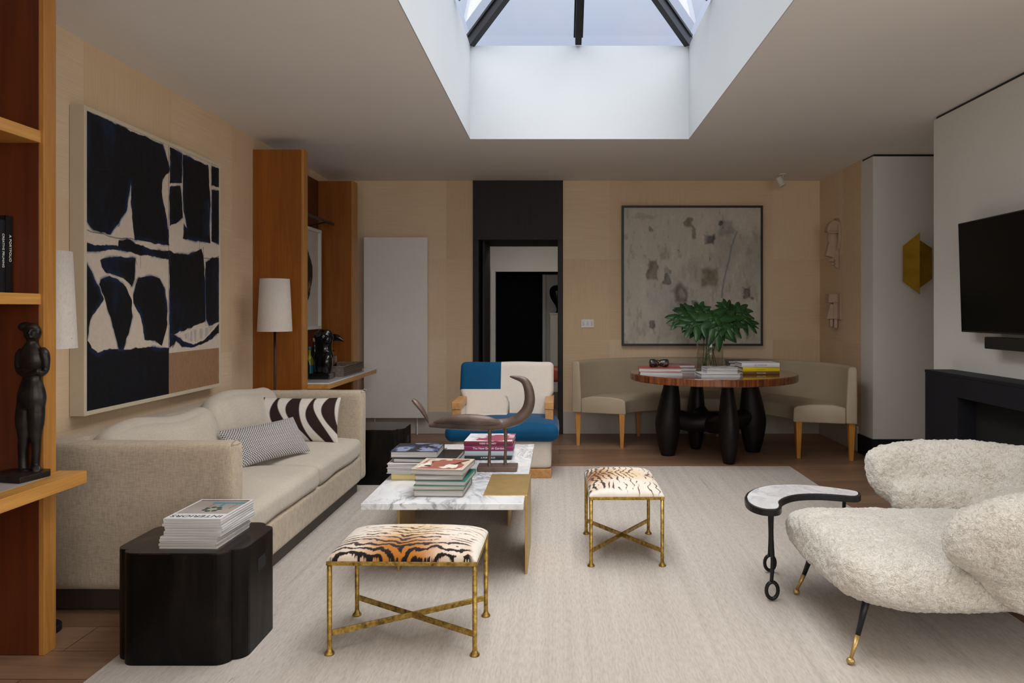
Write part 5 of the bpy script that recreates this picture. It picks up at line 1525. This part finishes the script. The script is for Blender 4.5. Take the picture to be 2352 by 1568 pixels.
# standing woman statue on the bookcase counter
sx_, sy_, sz_ = -2.02, 2.755, .685
sw = thing('woman_statue', 'dark bronze standing woman figure on the bookcase counter', 'statue', (sx_, sy_, sz_))
def SW(cx, cy, r, dy=0):     # crop 1 pixel (scale 1.342) -> local
    p = at(cx/1.342, 400+cy/1.342, 2.80+dy); return (p.x, p.y, p.z, r)
bm = BM()
tube(bm, [SW(97, 520, .022), SW(98, 545, .040), SW(100, 575, .046), SW(100, 605, .036), SW(98, 630, .034), SW(98, 660, .046), SW(98, 690, .052), SW(98, 720, .046)], n=24, k=6, flat=.62, up=(1, 0, 0))
tube(bm, [SW(80, 700, .030), SW(74, 760, .030), SW(74, 800, .022), SW(70, 860, .016), SW(72, 912, .016)], n=16, flat=.9)
tube(bm, [SW(112, 700, .030), SW(112, 760, .028), SW(110, 800, .021), SW(112, 850, .015), SW(108, 905, .015)], n=16, flat=.9)
tube(bm, [SW(72, 920, .014, -.03), SW(78, 922, .017, -.01), SW(74, 915, .015, .01)], n=12)
tube(bm, [SW(112, 908, .014, -.03), SW(114, 912, .016, -.01), SW(110, 905, .015, .01)], n=12)
tube(bm, [SW(70, 540, .012), SW(62, 560, .017), SW(60, 600, .014), SW(76, 616, .012, -.03), SW(104, 612, .012, -.045), SW(122, 606, .012, -.045)], n=12)
tube(bm, [SW(128, 536, .012), SW(138, 556, .017), SW(142, 590, .013), (SW(140, 606, .011)), SW(128, 614, .012, -.03), SW(112, 610, .012, -.045)], n=12)
tube(bm, [SW(97, 530, .018), SW(98, 508, .016), SW(99, 495, .020)], n=14)
ball(bm, SW(100, 487, 0)[:3], .027, .032, .036, 20, 14)
ball(bm, SW(80, 470, 0)[:3], .026, .026, .018, 16, 12)
ball(bm, SW(112, 566, 0)[:3]+(), .012, .016, .013) ; ball(bm, SW(90, 568, 0, )[:3], .012, .030, .013)
# face : nose, lips, brow, ears
hp = Vector(SW(100, 487, 0)[:3])
ball(bm, hp+Vector((.012, -.030, -.002)), .005, .009, .012); ball(bm, hp+Vector((.010, -.027, -.018)), .010, .007, .004); ball(bm, hp+Vector((.01, -.024, .012)), .018, .008, .005)
ball(bm, hp+Vector((-.026, 0, 0)), .004, .008, .012); ball(bm, hp+Vector((.027, 0, 0)), .004, .008, .012)
finish('figure', bm, M['bronze_dark'], sw, world=True, remesh=.0035, smoothmod=2)
p0 = on_z(35, 1100, sz_)
bm = BM(); prism(bm, [(-2.085, 2.70), (-1.925, 2.665), (-1.90, 2.79), (-1.92, 2.82), (-2.06, 2.825), (-2.075, 2.81)], sz_, sz_+.022); finish('plinth', bm, M['bronze_dark'], sw, world=True, bevel=.003)

# polished torso on the bar counter
tx, ty, tz = -2.02, 6.42, .7235
def T7(cx, cy, r, dy=0):
    p = at(690+cx/5.6, 720+cy/5.6, 6.42+dy); return (p.x, p.y, p.z, r)
bm = BM()
tube(bm, [T7(318, 205, .048), T7(312, 260, .066), T7(302, 330, .076), T7(300, 400, .070), T7(303, 455, .068), T7(302, 530, .082), T7(298, 600, .086), T7(295, 690, .080), T7(295, 770, .074), T7(295, 800, .076)], n=28, k=6, flat=.75, up=(1, 0, 0))
ball(bm, T7(340, 335, 0, -.05)[:3], .034, .034, .034); ball(bm, T7(285, 300, 0, -.05)[:3], .032, .034, .034)
tube(bm, [T7(240, 250, .03), T7(215, 290, .026), T7(205, 330, .018)], n=14); tube(bm, [T7(365, 250, .03), T7(385, 300, .026), T7(398, 340, .020)], n=14)
tube(bm, [T7(330, 470, .015, -.02), T7(338, 560, .045, -.035), T7(335, 650, .05, -.04), T7(325, 780, .042, -.03)], n=16); tube(bm, [T7(275, 470, .015, -.02), T7(265, 570, .045, -.03), T7(262, 660, .05, -.03), T7(270, 780, .042, -.02)], n=16)
to = thing('torso_sculpture', 'polished black female torso sculpture on the marble bar counter', 'sculpture', (tx, ty, tz))
finish('torso', bm, M['ebony'], to, world=True, remesh=.005, smoothmod=10)
bm = BM(); a = T7(150, 830, 0)[0]; b = T7(412, 830, 0)[0]; box(bm, a, b, 6.33, 6.50, tz, tz+.05); finish('plinth', bm, M['ebony'], to, world=True, bevel=.006)

# horn-shaped ornament behind it
hn = thing('horn_ornament', 'black curved horn ornament on a slim stand behind the torso', 'ornament', (-2.12, 7.29, tz))
def H7(cx, cy, r, Y=7.29):
    p = at(690+cx/5.6, 720+cy/5.6, Y); return (p.x, p.y, p.z, r)
bm = BM(); tube(bm, [H7(380, 330, .030), H7(430, 305, .034), H7(490, 315, .026), H7(530, 335, .014), H7(565, 355, .003)], n=18, flat=.7); finish('horn', bm, M['ebony'], hn, world=True, smooth=True)
pp = H7(400, 330, 0); bm = BM(); cyl(bm, (pp[0], 7.29, tz+.012), (pp[0], 7.29, pp[2]), .005); lathe(bm, [(.04, 0), (.04, .012)], pp[0], 7.29, tz, 24); finish('stand', bm, M['blackmetal'], hn, world=True)

# rattan tray with decanter
bsk = thing('rattan_basket', 'shallow grey rattan basket on the bar counter', 'basket', (-1.98, 6.98, tz))
bm = BM(); X0, X1, Y0, Y1, HB = -2.03-.09, -1.905, 6.60, 7.22, .085
for a_ in ((X0, X1, Y0, Y0+.012), (X0, X1, Y1-.012, Y1), (X0, X0+.012, Y0+.012, Y1-.012), (X1-.012, X1, Y0+.012, Y1-.012)): box(bm, *a_, tz, tz+HB)
box(bm, X0+.012, X1-.012, Y0+.012, Y1-.012, tz, tz+.008); finish('woven_body', bm, M['wicker'], bsk, world=True, bevel=.003)
bm = BM(); tube(bm, [(X0, Y0, tz+HB, .007), (X1, Y0, tz+HB, .007), (X1, Y1, tz+HB, .007), (X0, Y1, tz+HB, .007)], n=8, k=1, closed=True); finish('rim', bm, M['wicker'], bsk, world=True, smooth=True)
dc = thing('decanter', 'square glass decanter with dark stopper standing in the rattan basket', 'decanter', (-2.055, 6.72, tz+.0085))
bm = BM(); soft(bm, -.045, .045, -.045, .045, 0, .17, .01, 0, 6); finish('bottle_body', bm, M['decanter'], dc, smooth=True)
bm = BM(); box(bm, -.040, .040, -.040, .040, .006, .10); finish('liquor', bm, plain('rose_liquor', srgb('#4c3030'), .3), dc)
bm = BM(); lathe(bm, [(.02, .168), (.014, .18), (.014, .20)], n=16); finish('neck', bm, M['decanter'], dc, smooth=True)
bm = BM(); lathe(bm, [(.012, .201), (.016, .207), (.040, .214), (.040, .220), (.008, .224)], n=20); finish('stopper', bm, M['ebony'], dc, smooth=True)
def bottle(label, x, y, r, h, body, cap, lab_m=None):
    t = thing('bottle', label, 'bottle', (x, y, tz))
    bm = BM(); lathe(bm, [(r*.9, 0), (r, .006), (r, h*.55), (r*.75, h*.66), (r*.34, h*.76), (r*.34, h*.9)], n=24); bo = finish('glass_body', bm, body, t, smooth=True)
    bm = BM(); lathe(bm, [(r*.36, h*.9), (r*.38, h), (r*.2, h+.002)], n=16); finish('cap', bm, cap, t, smooth=True)
    if lab_m: 
        bm = BM(); lathe(bm, [(r*1.01, h*.18), (r*1.01, h*.42)], n=24, capped=False); finish('label', bm, lab_m, bo, smooth=True)
bottle('squat dark glass bottle partly behind the amber niche panel edge', -2.150, 6.33, .034, .235, M['bottle_dark'], M['blackplastic'])
bottle('yellow green bottle with teal band beside the black torso', -2.158, 6.46, .031, .27, M['bottle_yellow'], M['label_teal'], M['label_teal'])
bottle('tall bottle with pale cork stopper behind the yellow bottle', -2.21, 6.74, .034, .335, M['bottle_dark'], M['cork'])

# ================================================================ wall pieces
# brass sconce on the alcove wall
sc = thing('wall_sconce', 'folded brass hexagonal wall sconce on the white alcove wall', 'wall lamp', (3.17, 6.6, 1.6))
def S5(cx, cy, Y): return at(1760+cx/3.335, 330+cy/3.335, Y)
def plate(P3, nm):
    bm = BM(); f = [bm.verts.new(p) for p in P3]; face = bm.faces.new(f)
    g = bmesh.ops.extrude_face_region(bm, geom=[face]); vv = [e for e in g['geom'] if isinstance(e, bmesh.types.BMVert)]
    n_ = (P3[1]-P3[0]).cross(P3[2]-P3[0]).normalized()
    bmesh.ops.translate(bm, vec=n_*.003, verts=vv); return finish(nm, bm, M['brass_d'], sc, world=True)
plate([S5(1046, 783, 6.50), S5(1176, 680, 6.40), S5(1176, 1152, 6.40), S5(1046, 1055, 6.50)], 'brass_plate')
plate([S5(1177, 738, 6.50), S5(1270, 800, 6.475), S5(1270, 1035, 6.475), S5(1177, 1105, 6.50)], 'brass_plate')
bm = BM(); p = S5(1170, 917, 6.5); box(bm, p.x-.05, p.x+.05, 6.53, 6.599, p.z-.10, p.z+.10); finish('mount', bm, M['brass_d'], sc, world=True, bevel=.003)
# ceiling spot
sp_ = thing('ceiling_spotlight', 'small white adjustable ceiling spotlight near the back wall', 'spotlight', (2.265, 7.55, CEIL))
bm = BM(); lathe(bm, [(.032, -.010), (.034, 0)], n=24); finish('canopy', bm, M['offwhite'], sp_)
bm = BM(); cyl(bm, (0, 0, -.01), (-.005, 0, -.05), .006); finish('stem', bm, M['offwhite'], sp_)
bm = BM(); cyl(bm, (-.045, 0, -.04), (-.005, -.02, -.125), .034, .034, 24); finish('head', bm, M['offwhite'], sp_, bevel=.003)
# light switch
sw_ = thing('light_switch', 'white three-gang light switch on wallpaper beside the doorway', 'light switch', (.30, BACK, 1.17))
a = at(1335, 733, 7.94); b = at(1364, 752, 7.94)
bm = BM(); box(bm, a.x, b.x, 7.938, 7.949, b.z, a.z); finish('plate', bm, M['radiator'], sw_, world=True, bevel=.002)
for i in range(3):
    w3 = (b.x-a.x)/3; bm = BM(); box(bm, a.x+w3*(i+.28), a.x+w3*(i+.72), 7.933, 7.9378, b.z+.022, a.z-.022); finish('rocker', bm, M['offwhite'], sw_, world=True, bevel=.001)
# clay wall faces (x = depth out of the right wall)
XW = RIGHTX-.001
def ell(cy, cz, ry, rz_, a0=0, a1=360, n=28): return [(cy+ry*math.cos(math.radians(a0+(a1-a0)*i/n)), cz+rz_*math.sin(math.radians(a0+(a1-a0)*i/n))) for i in range(n+1 if a1-a0 < 360 else n)]
mk = thing('clay_mask', 'upper pale clay wall relief of a face made of layered plates', 'wall sculpture', (XW, 7.45, 1.98))
bm = BM(); prism(bm, ell(7.44, 2.06, .10, .17), XW-.03, XW, 'x'); finish('back_disc', bm, M['clay'], mk, world=True, bevel=.003)
bm = BM(); prism(bm, ell(XW-.001, 1.90, .075, .175, 90, 270), 7.40, 7.42, 'y'); finish('cheek_plate', bm, M['clay'], mk, world=True, bevel=.003)
bm = BM(); prism(bm, [(x, z) for x, z in ell(XW-.055, 2.085, .075, .115, 0, 180)], 7.36, 7.46, 'y'); finish('forehead', bm, M['clay'], mk, world=True, bevel=.012, seg=3)
bm = BM(); tube(bm, [(XW-.055, 7.42, 2.08, .05), (XW-.058, 7.42, 2.03, .055), (XW-.052, 7.42, 1.97, .048), (XW-.05, 7.42, 1.93, .03)], n=18, flat=.8); finish('cheek', bm, M['clay'], mk, world=True, smooth=True)
bm = BM(); prism(bm, [(XW-.135, 1.85), (XW-.04, 1.83), (XW-.04, 2.0), (XW-.10, 1.985)], 7.39, 7.46, 'y'); finish('nose', bm, M['clay'], mk, world=True, bevel=.008, seg=3)
bm = BM(); tube(bm, [(XW-.10, 7.40, 1.80, .010), (XW-.075, 7.38, 1.808, .016), (XW-.045, 7.40, 1.80, .010)], n=12); finish('lip', bm, M['clay'], mk, world=True, smooth=True)
bm = BM(); tube(bm, [(XW-.09, 7.40, 1.77, .009), (XW-.07, 7.38, 1.768, .014), (XW-.045, 7.40, 1.772, .009)], n=12); finish('lip', bm, M['clay'], mk, world=True, smooth=True)
bm = BM(); tube(bm, [(XW-.125, 7.37, 2.085, .008), (XW-.07, 7.345, 2.078, .012), (XW-.015, 7.37, 2.085, .008)], n=10); finish('brow', bm, M['clay'], mk, world=True, smooth=True)
m2 = thing('clay_figure', 'lower pale clay wall relief of stacked angular blocks like a small figure', 'wall sculpture', (XW, 7.42, 1.28))
bm = BM(); box(bm, XW-.018, XW, 7.33, 7.40, 1.22, 1.475); finish('back_slab', bm, M['clay'], m2, world=True, bevel=.003)
bm = BM(); box(bm, XW-.10, XW-.001, 7.40, 7.52, 1.385, 1.475); finish('head_block', bm, M['clay'], m2, world=True, bevel=.012, seg=3)
bm = BM(); prism(bm, [(XW-.125, 1.225), (XW-.055, 1.225), (XW-.055, 1.37), (XW-.085, 1.375)], 7.40, 7.50, 'y'); finish('skirt', bm, M['clay'], m2, world=True, bevel=.004)
bm = BM(); box(bm, XW-.055, XW-.0005, 7.40, 7.47, 1.225, 1.385); finish('coat', bm, M['clay'], m2, world=True, bevel=.004)
for x0, x1, z0 in ((XW-.045, XW-.012, 1.135), (XW-.085, XW-.058, 1.15)):
    bm = BM(); box(bm, x0, x1, 7.41, 7.46, z0, 1.2245); finish('leg', bm, M['clay'], m2, world=True, bevel=.004)
